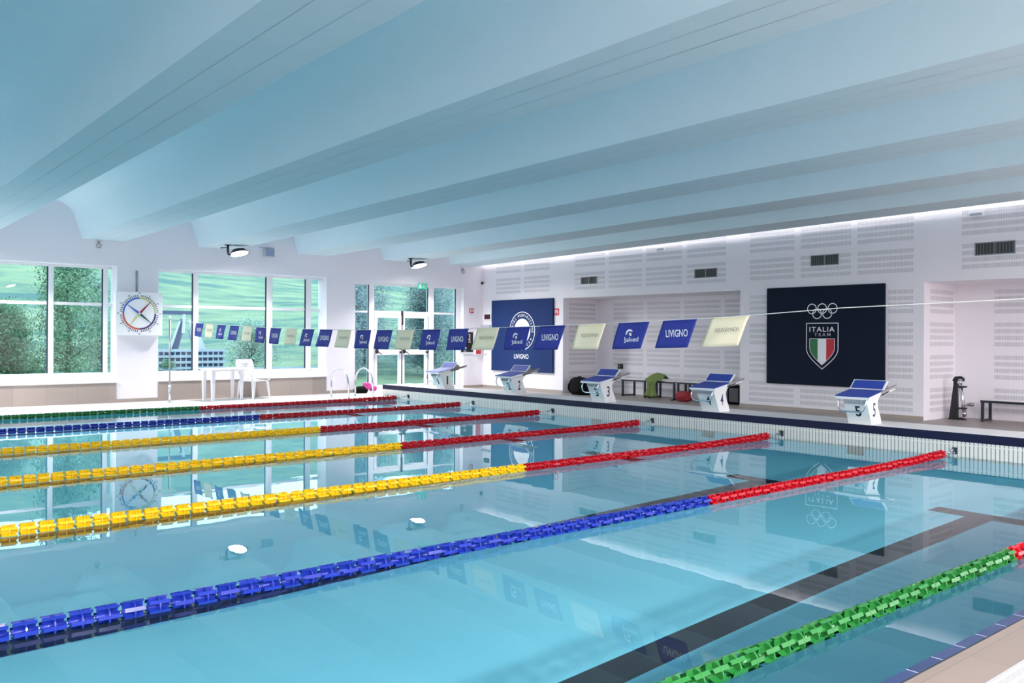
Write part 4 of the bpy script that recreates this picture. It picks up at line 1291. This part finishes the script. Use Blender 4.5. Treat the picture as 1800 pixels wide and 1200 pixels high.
# wall box in the niche
t = thing('wall_box', 'small black box on the niche wall above starting block three', 'wall box', (NX, 13.26, .735))
m = MB(); m.box((-.06, -.075, -.065), (0, .075, .065), 'black_plastic', .008); m.build('housing', parent=t)
m = MB(); m.disc((-.061, .02, .0), .018, 'grey_plastic', NY, UZ, 12); m.build('switch', parent=t)
m = MB(); m.box((NX - .06, 13.86, .46), (NX, 13.98, .56), 'pad_blue', .006); single(m, 'wall_box', 'small blue box low on the niche wall behind block three', 'wall box')

# ------------------------------------------------------------------ EXERCISE MACHINE
t = thing('exercise_machine', 'upright black and silver exercise machine leaning in the right niche', 'exercise machine', (4.93, 4.50, FZ))
m = MB(); m.prism([(.03, 0), (.14, 0), (.10, .72), (.04, .73)], 'black_plastic', 'X', -.03, .03)
m.prism([(.14, .0), (.19, .0), (.115, .6), (.10, .6)], 'dark_metal', 'X', -.012, .012); m.build('mast', parent=t)
m = MB(); m.tube([(0, .11, .70), (-.01, .07, .755), (-.01, -.02, .765), (-.01, -.06, .745), (-.01, -.07, .70)], [.03, .032, .03, .028, .02], 'black_plastic', 10); m.build('head', parent=t)
m = MB(); m.tube([(-.01, -.005, .70), (-.01, -.09, .06)], .032, 'steel', 16); m.build('cylinder', parent=t)
m = MB(); m.sphere((-.01, .0, .68), .045, 'steel', 14); m.sphere((-.01, -.085, .12), .042, 'steel', 14, (1, 1, .8)); m.build('end_fitting', parent=t)
for z0 in (.585, .195):
    m = MB(); m.box((-.05, -.12, z0), (.03, .07, z0 + .03), 'black_plastic', .008); m.build('clamp', parent=t)
m = MB(); m.prism([(-.12, 0), (.20, 0), (.16, .03), (-.05, .045)], 'black_plastic', 'X', -.05, .05); m.build('foot', parent=t)
m = MB(); m.tube([(.0, -.03, .27), (.02, -.17, .28)], .012, 'steel', 8); m.tube([(.02, -.12, .28), (.02, -.145, .28)], .032, 'grey_metal', 14); m.tube([(.02, -.165, .285), (.02, -.225, .29)], .034, 'grey_metal', 14); m.build('weight_knob', parent=t)

# ------------------------------------------------------------------ OUTSIDE
def hz(x, y):
    if y < 24: return -.35
    d = y - 24
    return -.35 + d * .10 + max(0, d - 20) * .13 + 1.2 * math.sin(x * .07 + d * .05) * min(1, d / 30) + .4 * math.sin(x * .21 - d * .13) * min(1, d / 20)
mb = MB(); bm = mb.bm; mi = mb.mi('meadow')
xs_ = [-160 + i * 8 for i in range(41)]; ys_ = [18.3, 21, 24, 27, 31, 36, 42, 49, 57, 66, 76, 88, 102, 118, 136, 158]
G = [[bm.verts.new((x, y, hz(x, y))) for x in xs_] for y in ys_]
for a, b in zip(G, G[1:]):
    for k in range(len(xs_) - 1):
        f = bm.faces.new((a[k], a[k + 1], b[k + 1], b[k])); f.material_index = mi; f.smooth = True
mb.build('ground_hillside', **S)
def tree(x, y, h, rad, n, leafm, label, seed, name='tree', crown0=.12, lean=0.0, lsize=.07):
    rnd = random.Random(seed)
    z0 = hz(x, y)
    t = thing(name, label, 'tree', (x, y, z0), 'trees and bushes outside the windows')
    m = MB()
    tips = []
    m.tube([(0, 0, -.05), (lean * .3 + .03, 0, h * .33), (lean * .7, .03, h * .66), (lean, 0, h)], [.075, .055, .035, .012], 'bark', 8)
    nb = 26
    for k in range(nb):
        s = crown0 + (1 - crown0) * (k + .5) / nb
        a = k * 2.4 + rnd.uniform(-.4, .4); L = rad * (1.05 - .65 * s) * rnd.uniform(.75, 1.15)
        b0 = Vector((lean * s, 0, h * s)); b1 = b0 + Vector((math.cos(a) * L, math.sin(a) * L, L * .55))
        mid = b0.lerp(b1, .5) + Vector((0, 0, .08 * L))
        m.tube([b0, mid, b1], [.014, .008, .003], 'bark', 5)
        tips.append((b0, mid, b1))
    m.build('trunk', parent=t)
    vs, fs = [], []
    for k in range(n):
        b0, mid, b1 = rnd.choice(tips)
        s = rnd.uniform(.1, 1.1)
        c = b0.lerp(b1, s) + Vector([rnd.gauss(0, .17 * rad * .6 + .08) for _ in range(3)])
        if c.z < .02: c.z = abs(c.z) + .02
        u = Vector((rnd.gauss(0, 1), rnd.gauss(0, 1), rnd.gauss(0, 1))).normalized(); w = u.orthogonal().normalized()
        sz = lsize * rnd.uniform(.6, 1.3); n0 = len(vs)
        vs += [c - u * sz, c + w * sz * .5, c + u * sz, c - w * sz * .5]; fs.append((n0, n0 + 1, n0 + 2, n0 + 3))
    me = D.meshes.new('foliage'); me.from_pydata(vs, [], fs); me.materials.append(MAT[leafm])
    o = D.objects.new('foliage', me); COL.objects.link(o); o.parent = t
tree(-5.55, 22.8, 4.8, 1.0, 15000, 'leaf', 'slim green tree with visible trunk outside the left window', 1, crown0=.04, lsize=.04)
tree(-7.9, 23.2, 2.0, .75, 11000, 'leaf', 'dense low bush outside the left edge of the leftmost window', 2, 'bush', .04, lsize=.04)
tree(-6.75, 24.0, 2.4, .8, 18000, 'leaf', 'dense bush outside the leftmost window, left of the slim tree', 3, 'bush', .04, lsize=.04)
tree(-4.1, 25.4, 3.4, .8, 7000, 'leaf_pale', 'pale bush outside, mostly hidden by the clock pillar', 4, 'bush', .04, lsize=.04)
tree(5.0, 26.5, 4.6, 1.1, 20000, 'leaf_grey', 'pale tree outside the left side pane next to the door', 6, crown0=.03, lsize=.045)
tree(7.0, 28.8, 5.2, 1.35, 20000, 'leaf_grey', 'pale leafy tree outside behind the left door leaf', 7, crown0=.03, lsize=.045)
tree(7.9, 25.8, 3.4, 1.15, 20000, 'leaf_dark', 'dark leafy tree outside behind the right door leaf', 8, crown0=.03, lsize=.04)
tree(10.3, 28.6, 5.4, 1.25, 18000, 'leaf_grey', 'pale tree outside the right side pane next to the door', 9, crown0=.03, lsize=.045)
tree(12.6, 31.5, 5.6, 1.5, 9000, 'leaf_dark', 'darker tree outside at the right end of the door window', 10, crown0=.03, lsize=.05)
tree(1.6, 27.5, 1.7, 1.0, 7000, 'leaf_pale', 'low pale bush on the meadow right of the wooden fence', 12, 'bush', .03, lsize=.04)
# wooden fence on the terrace
t = thing('wooden_fence', 'blue grey wooden lattice fence outside the middle window', 'fence', (-2.2, 23.0, -.35))
for zz in (1.40, 1.23, 1.06, .89):
    m = MB(); m.box((-1.0, -.04, zz - .04), (1.0, -.01, zz + .035), 'weathered_wood'); m.build('rail', parent=t)
for k in range(13):
    m = MB(); xx = -.95 + k * .158; m.box((xx - .018, -.01, .0), (xx + .018, .02, 1.44), 'weathered_wood'); m.build('picket', parent=t)
m = MB(); m.box((-.98, .05, .55), (.98, .07, 1.38), 'dark_wood'); m.build('backing_board', parent=t)
# wooden slide frame
t = thing('playground_slide', 'pale wooden playground frame with two sloping boards outside the middle window', 'playground frame', (-2.15, 23.6, -.35))
def slab(a, b, w, th, m, nm):
    q = MB(); A = Vector(a); B = Vector(b); d = (B - A).normalized(); s = Vector((d.z, 0, -d.x)) * w / 2
    pr = [A - s, A + s, B + s * .55, B - s * .55]
    F = [p + Vector((0, -th, 0)) for p in pr]
    q.face(pr, m); q.face(F, m)
    for j in range(4): q.face([pr[j], F[j], F[(j + 1) % 4], pr[(j + 1) % 4]], m)
    q.build(nm, parent=t)
slab((-.80, 0, 0), (-.10, 0, 2.30), .30, .06, 'dark_wood', 'chute'); slab((-.98, -.06, 0), (-.22, -.06, 2.25), .06, .08, 'pale_wood', 'chute_side'); slab((-.12, -.02, 1.9), (-.08, -.02, 2.45), .10, .08, 'pale_wood', 'post')
slab((.95, -.02, 0), (.12, -.02, 2.3), .34, .06, 'pale_wood', 'ramp_board'); slab((.62, -.09, 0), (.02, -.09, 2.0), .05, .05, 'blue_grey', 'ramp_batten')
m = MB(); m.box((-1.5, .3, 2.45), (.45, .4, 2.56), 'dark_wood'); m.box((-1.45, .3, 0), (-1.38, .38, 2.45), 'dark_wood'); m.box((.35, .3, 0), (.42, .38, 2.45), 'dark_wood'); m.build('cross_beam', parent=t)
# low terrace wall and planter
mb = MB(); mb.box((-2.4, 21.4, -.36), (1.0, 21.7, .56), 'blue_grey'); mb.build('wall_terrace', **S)
t = thing('planter', 'blue grey planter with small shrub outside the middle window beside the clock pillar', 'planter', (-3.55, 21.0, -.35))
m = MB(); m.tube([(0, 0, 0), (0, 0, .95)], [.10, .13], 'blue_grey', 14); m.build('pot', parent=t)
m = MB()
rnd = random.Random(33)
for _ in range(500):
    c = Vector((rnd.gauss(0, .09), rnd.gauss(0, .09), 1.05 + rnd.gauss(0, .07))); u = Vector((rnd.gauss(0, 1), rnd.gauss(0, 1), rnd.gauss(0, 1))).normalized() * .03; w_ = u.orthogonal().normalized() * .015
    m.face([c - u, c + w_, c + u, c - w_], 'leaf')
m.build('foliage', parent=t)
